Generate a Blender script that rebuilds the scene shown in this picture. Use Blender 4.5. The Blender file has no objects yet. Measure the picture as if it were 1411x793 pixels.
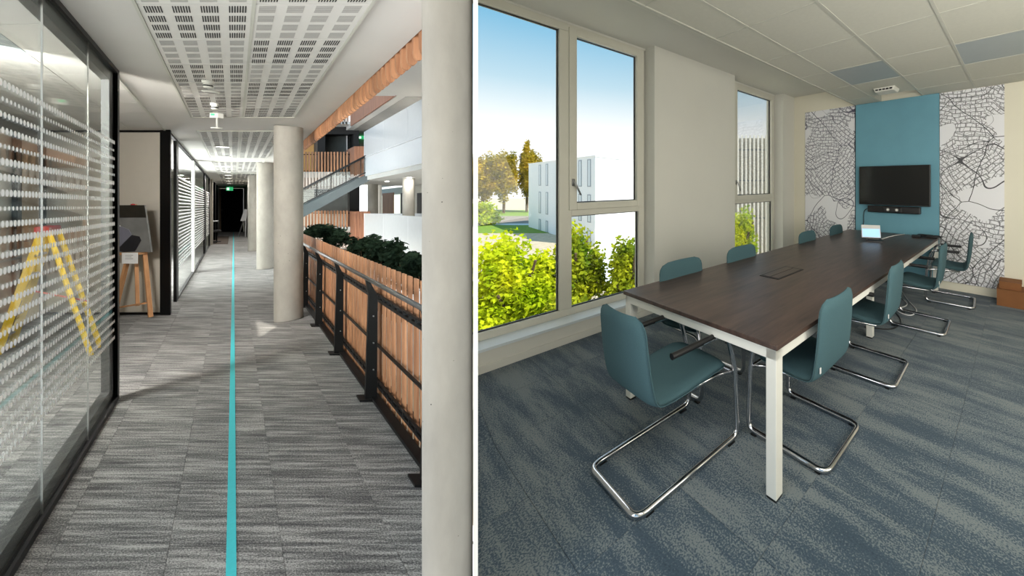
import bpy, math, random
from mathutils import Vector, Matrix
random.seed(7)
scn = bpy.context.scene
COL = scn.collection

# ------------------------------------------------------------------ camera, sky, sun, exposure
cam_data = bpy.data.cameras.new('camera')
cam = bpy.data.objects.new('camera', cam_data); COL.objects.link(cam)
cam.location = (0, 0, 1.5)
cam.rotation_euler = (math.pi / 2, 0, 0)
cam_data.sensor_fit = 'HORIZONTAL'
cam_data.sensor_width = 36.0
cam_data.lens = 36.0 * 474.0 / 1411.0
cam_data.shift_x = -0.2158            # shift lens, level camera
cam_data.shift_y = -0.1031
cam_data.clip_start = 0.05
cam_data.clip_end = 500
scn.camera = cam

world = bpy.data.worlds.new('sky'); scn.world = world
world.use_nodes = True
wn = world.node_tree.nodes; wl = world.node_tree.links
wn.clear()
w_out = wn.new('ShaderNodeOutputWorld'); w_bg = wn.new('ShaderNodeBackground')
w_tc = wn.new('ShaderNodeTexCoord'); w_sep = wn.new('ShaderNodeSeparateXYZ'); w_ramp = wn.new('ShaderNodeValToRGB')
wl.new(w_tc.outputs['Generated'], w_sep.inputs[0]); wl.new(w_sep.outputs['Z'], w_ramp.inputs[0])
cr = w_ramp.color_ramp
cr.elements[0].position = 0.0; cr.elements[0].color = (0.90, 0.90, 0.90, 1)
cr.elements[1].position = 1.0; cr.elements[1].color = (0.12, 0.29, 0.48, 1)
for pos, c in ((0.15, (0.68, 0.70, 0.70)), (0.25, (0.38, 0.52, 0.60)), (0.385, (0.15, 0.36, 0.52)), (0.6, (0.135, 0.32, 0.50))):
    e = cr.elements.new(pos); e.color = (*c, 1)
w_bg.inputs['Strength'].default_value = 1.15
wl.new(w_ramp.outputs[0], w_bg.inputs['Color']); wl.new(w_bg.outputs[0], w_out.inputs['Surface'])

def light(name, kind, loc, rot, energy, color=(1, 1, 1), size=1.0, size_y=None):
    d = bpy.data.lights.new(name, kind); d.energy = energy; d.color = color
    if kind == 'AREA':
        d.shape = 'RECTANGLE'; d.size = size; d.size_y = size_y or size
    o = bpy.data.objects.new(name, d); COL.objects.link(o)
    o.location = loc; o.rotation_euler = rot
    return o
sun = light('sun', 'SUN', (20, -8, 30), (0, 0, 0), 4.6, (1.0, 0.95, 0.84))
sun.data.angle = math.radians(0.6)
sun.rotation_euler = Vector((0.72, -0.30, 0.80)).to_track_quat('Z', 'Y').to_euler()
scn.view_settings.view_transform = 'Standard'
scn.view_settings.look = 'None'
scn.view_settings.gamma = 1.0
scn.view_settings.use_curve_mapping = False
scn.view_settings.exposure = 0.5

# ------------------------------------------------------------------ the two frames of reference
# meeting room: p runs to the right along the far wall, q runs along the window wall, z up
TH = math.atan2(-398.0, 474.0)
ER = Vector((math.cos(TH), math.sin(TH), 0)); EQ = Vector((-math.sin(TH), math.cos(TH), 0))
def Rw(p, q, z=0.0):
    return ER * p + EQ * q + Vector((0, 0, z))
# hall: an oblique corridor on a gentle ramp; t across it, d forward, h above eye line of the ramp
def Lw(t, d, h=0.0):
    return Vector((t - 1.45148 * d, d, 1.5 + h - 0.0696 * d))
UH = Vector((-1.45148, 1, 0)).normalized()
ANG_U = math.atan2(UH.y, UH.x)
FL = -1.45      # hall floor height h
CE = 1.02       # hall ceiling height h

# area lights: atrium roof light, meeting room window, and fills added out of view
def aim(o, d): o.rotation_euler = Vector(d).to_track_quat('-Z', 'Y').to_euler()
A1 = light('atrium_rooflight', 'AREA', Lw(3.0, 7.0, 7.5), (0, 0, 0), 640, (1, 0.99, 0.97), 7, 9)
A2 = light('hall_fill', 'AREA', (-2.9, -1.0, 1.7), (0, 0, 0), 80, (1, 0.98, 0.95), 3.2, 2.2); aim(A2, (-0.55, 1, -0.18))  # added fill beside the camera, brightens hall and near column
A3 = light('meeting_room_window', 'AREA', Lw(-2.2, 7.2, -0.2), (0, 0, 0), 260, (1, 1, 1), 6.5, 2.0); aim(A3, Vector((UH.y, -UH.x, 0)))
A4 = light('office_fill', 'AREA', Lw(-2.0, 1.9, 0.95), (0, 0, 0), 115, (1, 0.98, 0.95), .6, .6); aim(A4, UH + Vector((.1, 0, -1.3)))  # unseen fill added to brighten the office and the alcove
A5 = light('room_fill', 'AREA', Rw(0.35, 0.75, 2.74), (0, 0, 0), 55, (1, 0.95, 0.86), 2.2, 1.3); aim(A5, Vector((0, 0, -1)) + EQ * .45)  # added fill above the view, no real fitting in this ceiling
A6 = light('room_side_fill', 'AREA', Rw(2.15, 2.9, 1.45), (0, 0, 0), 100, (1, 0.96, 0.86), 4.6, 1.6); aim(A6, -ER + EQ * .9 + Vector((0, 0, .35)))  # added fill before the solid right wall, lifts far wall and ceiling
for a in (A1, A2, A3, A4, A5, A6): a.data.cycles.max_bounces = 6

# ------------------------------------------------------------------ materials
def srgb(r, g, b):
    def f(c):
        c /= 255.0
        return c / 12.92 if c <= 0.04045 else ((c + 0.055) / 1.055) ** 2.4
    return (f(r), f(g), f(b), 1)
MATS = {}
def nodes_of(name):
    m = bpy.data.materials.new(name); m.use_nodes = True
    nt = m.node_tree; bs = nt.nodes['Principled BSDF']
    return m, nt, bs
def mat(name, c, rough=0.6, metal=0.0, var=0.06, scale=8.0, bump=0.0, bscale=60.0, stretch=(1, 1, 1), spec=0.5, rand=0.0, emit=0):
    """plain procedural material: a noise-varied colour and an optional fine relief"""
    if name in MATS: return MATS[name]
    m, nt, bs = nodes_of(name)
    N = nt.nodes.new; L = nt.links.new
    tc = N('ShaderNodeTexCoord'); mp = N('ShaderNodeMapping'); mp.inputs['Scale'].default_value = stretch
    L(tc.outputs['Object'], mp.inputs[0])
    nz = N('ShaderNodeTexNoise'); nz.inputs['Scale'].default_value = scale; nz.inputs['Detail'].default_value = 4
    L(mp.outputs[0], nz.inputs['Vector'])
    rp = N('ShaderNodeMapRange'); rp.inputs[1].default_value = 0.25; rp.inputs[2].default_value = 0.75
    rp.inputs[3].default_value = 1 - var; rp.inputs[4].default_value = 1 + var
    L(nz.outputs[0], rp.inputs[0])
    hs = N('ShaderNodeHueSaturation'); hs.inputs['Color'].default_value = c
    val = rp.outputs[0]
    if rand:
        oi = N('ShaderNodeObjectInfo'); r2 = N('ShaderNodeMapRange'); r2.inputs[3].default_value = 1 - rand; r2.inputs[4].default_value = 1 + rand
        L(oi.outputs['Random'], r2.inputs[0])
        mu = N('ShaderNodeMath'); mu.operation = 'MULTIPLY'; L(val, mu.inputs[0]); L(r2.outputs[0], mu.inputs[1]); val = mu.outputs[0]
    L(val, hs.inputs['Value'])
    L(hs.outputs[0], bs.inputs['Base Color'])
    bs.inputs['Roughness'].default_value = rough; bs.inputs['Metallic'].default_value = metal
    bs.inputs['Specular IOR Level'].default_value = spec
    if bump:
        n2 = N('ShaderNodeTexNoise'); n2.inputs['Scale'].default_value = bscale; n2.inputs['Detail'].default_value = 3
        L(mp.outputs[0], n2.inputs['Vector'])
        bp = N('ShaderNodeBump'); bp.inputs['Strength'].default_value = bump; bp.inputs['Distance'].default_value = 0.004
        L(n2.outputs[0], bp.inputs['Height']); L(bp.outputs[0], bs.inputs['Normal'])
    if emit:
        bs.inputs['Emission Color'].default_value = c; bs.inputs['Emission Strength'].default_value = emit
    MATS[name] = m
    return m
def glass_mat(name, tint=(1, 1, 1, 1), refl=1.0):
    m = bpy.data.materials.new(name); m.use_nodes = True; nt = m.node_tree; nt.nodes.clear()
    N = nt.nodes.new; L = nt.links.new
    o = N('ShaderNodeOutputMaterial'); mx = N('ShaderNodeMixShader'); tr = N('ShaderNodeBsdfTransparent'); gl = N('ShaderNodeBsdfGlossy'); fr = N('ShaderNodeFresnel')
    fr.inputs['IOR'].default_value = 1.45; gl.inputs['Roughness'].default_value = 0.0
    tr.inputs['Color'].default_value = tint
    mu = N('ShaderNodeMath'); mu.operation = 'MULTIPLY'; mu.inputs[1].default_value = refl
    L(fr.outputs[0], mu.inputs[0]); L(mu.outputs[0], mx.inputs[0]); L(tr.outputs[0], mx.inputs[1]); L(gl.outputs[0], mx.inputs[2]); L(mx.outputs[0], o.inputs['Surface'])
    return m
def carpet_mat(name, dark, mid, light_, streak, soft, uv=True, grain=120.0, gw=.8):
    # uv: tiles laid with random offsets; otherwise one pattern runs on across the tiles
    """loop carpet: streaks across the tile, each tile shifted by its own random offset"""
    m, nt, bs = nodes_of(name); N = nt.nodes.new; L = nt.links.new
    tc = N('ShaderNodeTexCoord'); oi = N('ShaderNodeObjectInfo')
    mu = N('ShaderNodeMath'); mu.operation = 'MULTIPLY'; mu.inputs[1].default_value = 37.0; L(oi.outputs['Random'], mu.inputs[0])
    add = N('ShaderNodeVectorMath'); add.operation = 'ADD'
    cb = N('ShaderNodeCombineXYZ'); L(mu.outputs[0], cb.inputs[0]); L(mu.outputs[0], cb.inputs[1])
    if uv: src = tc.outputs['UV']
    else:
        ge = N('ShaderNodeNewGeometry'); vr = N('ShaderNodeVectorRotate'); vr.rotation_type = 'Z_AXIS'; vr.inputs['Angle'].default_value = -TH
        L(ge.outputs['Position'], vr.inputs['Vector']); src = vr.outputs[0]; mu.inputs[1].default_value = 0.12
    L(src, add.inputs[0]); L(cb.outputs[0], add.inputs[1])
    mp = N('ShaderNodeMapping'); mp.inputs['Scale'].default_value = (streak[0], streak[1], 1); L(add.outputs[0], mp.inputs[0])
    n1 = N('ShaderNodeTexNoise'); n1.inputs['Scale'].default_value = 1.0; n1.inputs['Detail'].default_value = 5; n1.inputs['Roughness'].default_value = 0.62; L(mp.outputs[0], n1.inputs['Vector'])
    mpb = N('ShaderNodeMapping'); mpb.inputs['Scale'].default_value = (streak[0] * .55, streak[1] * 0.2, 1); L(add.outputs[0], mpb.inputs[0])
    n1b = N('ShaderNodeTexNoise'); n1b.inputs['Scale'].default_value = 1.0; n1b.inputs['Detail'].default_value = 2; L(mpb.outputs[0], n1b.inputs['Vector'])
    n2 = N('ShaderNodeTexNoise'); n2.inputs['Scale'].default_value = grain; n2.inputs['Detail'].default_value = 4; n2.inputs['Roughness'].default_value = .7; L(src, n2.inputs['Vector'])
    a = N('ShaderNodeMath'); a.operation = 'MULTIPLY_ADD'; a.inputs[1].default_value = 0.25; L(n1b.outputs[0], a.inputs[0])
    s1 = N('ShaderNodeMath'); s1.operation = 'MULTIPLY'; s1.inputs[1].default_value = 0.65; L(n1.outputs[0], s1.inputs[0]); L(s1.outputs[0], a.inputs[2])
    b = N('ShaderNodeMath'); b.operation = 'MULTIPLY_ADD'; b.inputs[1].default_value = gw; L(n2.outputs[0], b.inputs[0]); L(a.outputs[0], b.inputs[2])
    rp = N('ShaderNodeValToRGB'); e = rp.color_ramp.elements
    cc = .435 + gw * .5
    e[0].position = cc - soft; e[0].color = dark; e[1].position = cc + soft; e[1].color = light_
    k = e.new(cc); k.color = mid
    L(b.outputs[0], rp.inputs[0]); L(rp.outputs[0], bs.inputs['Base Color'])
    bs.inputs['Roughness'].default_value = 0.95; bs.inputs['Specular IOR Level'].default_value = 0.15
    bs.inputs['Sheen Weight'].default_value = 0.15
    bp = N('ShaderNodeBump'); bp.inputs['Strength'].default_value = 0.6; bp.inputs['Distance'].default_value = 0.004
    L(n2.outputs[0], bp.inputs['Height']); L(bp.outputs[0], bs.inputs['Normal'])
    return m
def wood_mat(name, c1, c2, stretch, rough=0.45, scale=3.0, rand=0.0, bump=0.05):
    m, nt, bs = nodes_of(name); N = nt.nodes.new; L = nt.links.new
    tc = N('ShaderNodeTexCoord'); mp = N('ShaderNodeMapping'); mp.inputs['Scale'].default_value = stretch
    L(tc.outputs['Object'], mp.inputs[0])
    oi = N('ShaderNodeObjectInfo')
    n1 = N('ShaderNodeTexNoise'); n1.noise_dimensions = '4D'; n1.inputs['Scale'].default_value = scale; n1.inputs['Detail'].default_value = 6; n1.inputs['Roughness'].default_value = 0.6; n1.inputs['Distortion'].default_value = 0.4
    L(mp.outputs[0], n1.inputs['Vector'])
    mu = N('ShaderNodeMath'); mu.operation = 'MULTIPLY'; mu.inputs[1].default_value = 50.0; L(oi.outputs['Random'], mu.inputs[0]); L(mu.outputs[0], n1.inputs['W'])
    rp = N('ShaderNodeValToRGB'); rp.color_ramp.elements[0].position = 0.32; rp.color_ramp.elements[1].position = 0.68
    rp.color_ramp.elements[0].color = c1; rp.color_ramp.elements[1].color = c2
    L(n1.outputs[0], rp.inputs[0])
    hs = N('ShaderNodeHueSaturation'); L(rp.outputs[0], hs.inputs['Color'])
    if rand:
        r2 = N('ShaderNodeMapRange'); r2.inputs[3].default_value = 1 - rand; r2.inputs[4].default_value = 1 + rand
        L(oi.outputs['Random'], r2.inputs[0]); L(r2.outputs[0], hs.inputs['Value'])
    L(hs.outputs[0], bs.inputs['Base Color']); bs.inputs['Roughness'].default_value = rough
    if bump:
        bp = N('ShaderNodeBump'); bp.inputs['Strength'].default_value = bump; L(n1.outputs[0], bp.inputs['Height']); L(bp.outputs[0], bs.inputs['Normal'])
    return m
def concrete_mat(name, c, var=0.16):
    m, nt, bs = nodes_of(name); N = nt.nodes.new; L = nt.links.new
    tc = N('ShaderNodeTexCoord'); mp = N('ShaderNodeMapping'); mp.inputs['Scale'].default_value = (1, 1, 0.35); L(tc.outputs['Object'], mp.inputs[0])
    n1 = N('ShaderNodeTexNoise'); n1.inputs['Scale'].default_value = 6; n1.inputs['Detail'].default_value = 7; n1.inputs['Roughness'].default_value = 0.6; L(mp.outputs[0], n1.inputs['Vector'])
    rp = N('ShaderNodeMapRange'); rp.inputs[1].default_value = .3; rp.inputs[2].default_value = .7; rp.inputs[3].default_value = 1 - var; rp.inputs[4].default_value = 1 + var; L(n1.outputs[0], rp.inputs[0])
    hs = N('ShaderNodeHueSaturation'); hs.inputs['Color'].default_value = c; L(rp.outputs[0], hs.inputs['Value'])
    vo = N('ShaderNodeTexVoronoi'); vo.inputs['Scale'].default_value = 26; vo.inputs['Randomness'].default_value = 1.0; L(tc.outputs['Object'], vo.inputs['Vector'])
    n3 = N('ShaderNodeTexNoise'); n3.inputs['Scale'].default_value = 3.3; L(tc.outputs['Object'], n3.inputs['Vector'])
    th = N('ShaderNodeMapRange'); th.inputs[1].default_value = .45; th.inputs[2].default_value = .75; th.inputs[3].default_value = 0.0; th.inputs[4].default_value = .16; L(n3.outputs[0], th.inputs[0])
    lt = N('ShaderNodeMath'); lt.operation = 'LESS_THAN'; L(vo.outputs['Distance'], lt.inputs[0]); L(th.outputs[0], lt.inputs[1])
    mx = N('ShaderNodeMix'); mx.data_type = 'RGBA'; L(lt.outputs[0], mx.inputs[0]); L(hs.outputs[0], mx.inputs[6]); mx.inputs[7].default_value = (0.06, 0.055, 0.05, 1)
    L(mx.outputs[2], bs.inputs['Base Color']); bs.inputs['Roughness'].default_value = 0.85
    bp = N('ShaderNodeBump'); bp.inputs['Strength'].default_value = 0.12; bp.inputs['Distance'].default_value = .01; L(n1.outputs[0], bp.inputs['Height']); L(bp.outputs[0], bs.inputs['Normal'])
    return m
def leaf_mat(name, c1, c2, scale=1.5):
    m = bpy.data.materials.new(name); m.use_nodes = True; nt = m.node_tree; nt.nodes.clear(); N = nt.nodes.new; L = nt.links.new
    o = N('ShaderNodeOutputMaterial'); tc = N('ShaderNodeTexCoord')
    n1 = N('ShaderNodeTexNoise'); n1.inputs['Scale'].default_value = scale; n1.inputs['Detail'].default_value = 5; L(tc.outputs['Object'], n1.inputs['Vector'])
    rp = N('ShaderNodeValToRGB'); rp.color_ramp.elements[0].position = .35; rp.color_ramp.elements[1].position = .65
    rp.color_ramp.elements[0].color = c1; rp.color_ramp.elements[1].color = c2; L(n1.outputs[0], rp.inputs[0])
    d = N('ShaderNodeBsdfDiffuse'); t = N('ShaderNodeBsdfTranslucent'); mx = N('ShaderNodeMixShader'); mx.inputs[0].default_value = .4
    L(rp.outputs[0], d.inputs[0]); L(rp.outputs[0], t.inputs[0]); L(d.outputs[0], mx.inputs[1]); L(t.outputs[0], mx.inputs[2]); L(mx.outputs[0], o.inputs['Surface'])
    return m
def map_mat(name, off, ink=srgb(28, 28, 36)):
    """printed street map: nested street networks in black on white"""
    m, nt, bs = nodes_of(name); N = nt.nodes.new; L = nt.links.new
    tc = N('ShaderNodeTexCoord'); sp = N('ShaderNodeSeparateXYZ'); cb = N('ShaderNodeCombineXYZ')
    L(tc.outputs['Object'], sp.inputs[0]); L(sp.outputs['X'], cb.inputs[0]); L(sp.outputs['Z'], cb.inputs[1]); cb.inputs[2].default_value = off
    wz = N('ShaderNodeTexNoise'); wz.inputs['Scale'].default_value = 2.2; L(cb.outputs[0], wz.inputs['Vector'])
    ws = N('ShaderNodeVectorMath'); ws.operation = 'SCALE'; ws.inputs['Scale'].default_value = 0.14; L(wz.outputs['Color'], ws.inputs[0])
    wv = N('ShaderNodeVectorMath'); wv.operation = 'ADD'; L(cb.outputs[0], wv.inputs[0]); L(ws.outputs[0], wv.inputs[1])
    big = N('ShaderNodeTexVoronoi'); big.feature = 'F1'; big.voronoi_dimensions = '2D'; big.inputs['Scale'].default_value = 2.6; L(wv.outputs[0], big.inputs['Vector'])
    # water / parks: no fine streets there
    wa = N('ShaderNodeTexNoise'); wa.inputs['Scale'].default_value = 1.6; wa.inputs['Detail'].default_value = 1; L(cb.outputs[0], wa.inputs['Vector'])
    land = N('ShaderNodeMath'); land.operation = 'LESS_THAN'; land.inputs[1].default_value = 0.60; L(wa.outputs[0], land.inputs[0])
    tot = None
    def union(a, b):
        if a is None: return b
        x = N('ShaderNodeMath'); x.operation = 'MAXIMUM'; L(a, x.inputs[0]); L(b, x.inputs[1]); return x.outputs[0]
    for sc, th, fine, dim in ((1.5, .007, 0, '2D'), (4.2, .013, 1, '2D'), (16, .05, 1, '2D')):
        v = N('ShaderNodeTexVoronoi'); v.feature = 'DISTANCE_TO_EDGE'; v.voronoi_dimensions = dim; v.inputs['Scale'].default_value = sc; L(wv.outputs[0], v.inputs['Vector'])
        l = N('ShaderNodeMath'); l.operation = 'LESS_THAN'; l.inputs[1].default_value = th; L(v.outputs['Distance'], l.inputs[0])
        val = l.outputs[0]
        if sc > 3: 
            k = N('ShaderNodeMath'); k.operation = 'MULTIPLY'; k.inputs[1].default_value = 0.85 if sc < 10 else 0.5; L(val, k.inputs[0]); val = k.outputs[0]
        if fine:
            k = N('ShaderNodeMath'); k.operation = 'MULTIPLY'; L(val, k.inputs[0]); L(land.outputs[0], k.inputs[1]); val = k.outputs[0]
        tot = union(tot, val)
    # block grids turned differently in each district
    rot = N('ShaderNodeVectorRotate'); rot.rotation_type = 'Z_AXIS'
    am = N('ShaderNodeMath'); am.operation = 'MULTIPLY'; am.inputs[1].default_value = 6.0
    sr = N('ShaderNodeSeparateColor'); L(big.outputs['Color'], sr.inputs[0]); L(sr.outputs[0], am.inputs[0]); L(am.outputs[0], rot.inputs['Angle']); L(wv.outputs[0], rot.inputs['Vector'])
    br = N('ShaderNodeTexBrick'); br.inputs['Scale'].default_value = 7.5; br.inputs['Mortar Size'].default_value = 0.048; br.inputs['Mortar Smooth'].default_value = 0.3
    br.inputs['Brick Width'].default_value = .8; br.inputs['Row Height'].default_value = .42
    br.inputs['Color1'].default_value = (0, 0, 0, 1); br.inputs['Color2'].default_value = (0, 0, 0, 1); br.inputs['Mortar'].default_value = (.75, .75, .75, 1)
    L(rot.outputs[0], br.inputs['Vector'])
    bw = N('ShaderNodeRGBToBW'); L(br.outputs['Color'], bw.inputs[0])
    k = N('ShaderNodeMath'); k.operation = 'MULTIPLY'; L(bw.outputs[0], k.inputs[0]); L(land.outputs[0], k.inputs[1])
    tot = union(tot, k.outputs[0])
    for sc, th, pw in ((1.1, .0028, .95), (1.9, .0024, .8)):      # winding main roads and canals
        cn = N('ShaderNodeTexNoise'); cn.inputs['Scale'].default_value = sc; cn.inputs['Detail'].default_value = 1; L(cb.outputs[0], cn.inputs['Vector'])
        sb_ = N('ShaderNodeMath'); sb_.operation = 'SUBTRACT'; sb_.inputs[1].default_value = .5; L(cn.outputs[0], sb_.inputs[0])
        ab = N('ShaderNodeMath'); ab.operation = 'ABSOLUTE'; L(sb_.outputs[0], ab.inputs[0])
        l = N('ShaderNodeMath'); l.operation = 'LESS_THAN'; l.inputs[1].default_value = th; L(ab.outputs[0], l.inputs[0])
        k = N('ShaderNodeMath'); k.operation = 'MULTIPLY'; k.inputs[1].default_value = pw; L(l.outputs[0], k.inputs[0])
        tot = union(tot, k.outputs[0])
    mx = N('ShaderNodeMix'); mx.data_type = 'RGBA'; L(tot, mx.inputs[0]); mx.inputs[6].default_value = srgb(232, 232, 236); mx.inputs[7].default_value = ink
    L(mx.outputs[2], bs.inputs['Base Color']); bs.inputs['Roughness'].default_value = .6
    return m

M = dict(
    white=mat('white paint', srgb(214, 213, 205), .75, var=.02, scale=2, bump=.03, bscale=180),
    cream=mat('cream paint', srgb(226, 221, 203), .75, var=.02, scale=2, bump=.03, bscale=180),
    plaster=mat('plaster', srgb(205, 203, 198), .85, var=.03, scale=1.5, bump=.02, bscale=120),
    tile=mat('mineral ceiling tile', srgb(196, 195, 184), .9, var=.03, scale=30, bump=.08, bscale=240),
    tile_grey=mat('unlit light panel', srgb(160, 168, 170), .5, var=.02),
    grid=mat('ceiling grid', srgb(186, 186, 176), .5, var=.02),
    frame_white=mat('white window frame', srgb(206, 204, 192), .35, var=.02),
    sill=mat('sill board', srgb(214, 222, 226), .35, var=.02),
    gasket=mat('black gasket', srgb(26, 26, 28), .5),
    tablemetal=mat('white table metal', srgb(225, 224, 216), .4, var=.02),
    chrome=mat('chrome', srgb(205, 205, 208), .12, 1.0, var=.02),
    steel=mat('brushed steel', srgb(122, 122, 124), .35, 1.0, var=.05),
    black=mat('black plastic', srgb(20, 20, 22), .4),
    blackmetal=mat('black painted metal', srgb(9, 9, 10), .5, spec=.25),
    screen=mat('dark screen', srgb(6, 6, 7), .1),
    blue=mat('blue painted panel', srgb(104, 156, 174), .7, var=.05, scale=3),
    fabric=mat('teal fabric', srgb(68, 95, 102), .9, var=.08, scale=220, bump=.25, bscale=500, spec=.2),
    card=mat('cardboard', srgb(128, 82, 44), .8, var=.1, scale=6),
    cable_white=mat('white cable', srgb(210, 210, 210), .5),
    lamp=mat('lamp diffuser', (1, .97, .9, 1), .5, emit=12.0),
    tablet=mat('tablet screen', srgb(150, 190, 225), .3, emit=.75),
    exitgreen=mat('green exit sign', srgb(60, 190, 120), .4, emit=.6),
    exitwhite=mat('exit pictogram', srgb(240, 250, 245), .4, emit=.9),
    teal_line=mat('turquoise stripe', srgb(58, 178, 184), .8, var=.05, scale=60),
    dot=mat('white glass print', srgb(238, 240, 240), .6, var=.01),
    stripe=mat('frosted glass print', srgb(240, 242, 242), .6, var=.01),
    slot=mat('dark slot', srgb(28, 28, 28), .9),
    slot2=mat('grey slot', srgb(150, 148, 144), .9),
    parapet=mat('white lacquer panel', srgb(222, 225, 228), .3, var=.02),
    office=mat('office wall', srgb(222, 218, 208), .8, var=.02),
    partition_cream=mat('cream partition panel', srgb(203, 196, 182), .7, var=.02),
    stair=mat('dark teal stringer', srgb(30, 50, 54), .45),
    darkdoor=mat('dark door', srgb(18, 20, 24), .6),
    doorwood=mat('pale door', srgb(200, 178, 150), .6),
    mat_brown=mat('door mat', srgb(74, 64, 56), .95, var=.2, scale=40),
    yellow=mat('yellow ladder rail', srgb(222, 186, 30), .5),
    red=mat('red plastic', srgb(178, 40, 44), .5),
    alu=mat('aluminium', srgb(180, 180, 180), .4, .8),
    paper=mat('paper', srgb(222, 222, 220), .8),
    facade=mat('white render facade', srgb(246, 246, 246), .8, var=.02),
    facade_win=mat('grey window reveal', srgb(150, 158, 168), .4),
    fins=mat('beige facade fins', srgb(240, 236, 226), .8, rand=.05),
    finwall=mat('pale fin backing', srgb(222, 217, 206), .8),
    asphalt=mat('asphalt', srgb(150, 138, 128), .95, var=.1),
    lawn=mat('lawn', srgb(120, 150, 50), .95, var=.2, scale=3),
    soil=mat('dry ground', srgb(200, 184, 158), .95, var=.2, scale=2),
    bark=mat('bark', srgb(86, 70, 52), .9, var=.2, scale=12),
    darkglass=mat('dark glazing', srgb(88, 92, 90), .15),
    orange=mat('warm lit wall', srgb(214, 160, 92), .8),  # warm light on this wall is put into its colour
    pot=mat('white planter', srgb(216, 214, 208), .7),
)
M['concrete'] = concrete_mat('concrete', srgb(158, 154, 145))
M['carpet_l'] = carpet_mat('grey hall carpet', srgb(42, 42, 43), srgb(100, 99, 97), srgb(168, 166, 161), (2.6, 30), .15)
M['carpet_r'] = carpet_mat('blue grey room carpet', srgb(28, 40, 53), srgb(64, 80, 93), srgb(112, 120, 122), (1.5, 8), .50, uv=False, gw=1.0)
M['wood_table'] = wood_mat('dark walnut top', srgb(52, 40, 36), srgb(88, 70, 62), (9, .9, 9), rough=.36, scale=3.2)
M['wood_slat'] = wood_mat('larch slat', srgb(150, 98, 66), srgb(196, 142, 102), (9, 9, .7), rough=.55, scale=4, rand=.16)
M['wood_pale'] = wood_mat('pale slat', srgb(196, 176, 160), srgb(226, 212, 200), (9, 9, .7), rough=.55, scale=4, rand=.06)
M['wood_easel'] = wood_mat('beech', srgb(170, 120, 78), srgb(200, 150, 104), (9, 9, .7), rough=.5)
M['wood_panel'] = wood_mat('red cedar cladding', srgb(132, 82, 56), srgb(178, 122, 90), (9, 9, .5), rough=.6, scale=3)
M['map1'] = map_mat('street map print', 3.1, srgb(62, 60, 84)); M['map2'] = map_mat('street map print two', 11.7)
M['glass'] = glass_mat('window glass', (.97, .98, .98, 1), .5)
M['glass_stair'] = glass_mat('stair glass', (.72, .76, .76, 1), .05)
M['glass_hall'] = glass_mat('partition glass', (.93, .95, .94, 1), .22)
M['leaf_near'] = leaf_mat('yellow green leaves', srgb(140, 176, 20), srgb(224, 226, 48), 1.2)
M['leaf_mid'] = leaf_mat('mixed green leaves', srgb(84, 116, 28), srgb(196, 200, 50), 1.6)
M['leaf_far'] = leaf_mat('olive leaves', srgb(124, 122, 30), srgb(222, 190, 62), .35)
M['leaf_dark'] = leaf_mat('dark planter leaves', srgb(28, 40, 32), srgb(64, 84, 66), 6)

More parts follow.
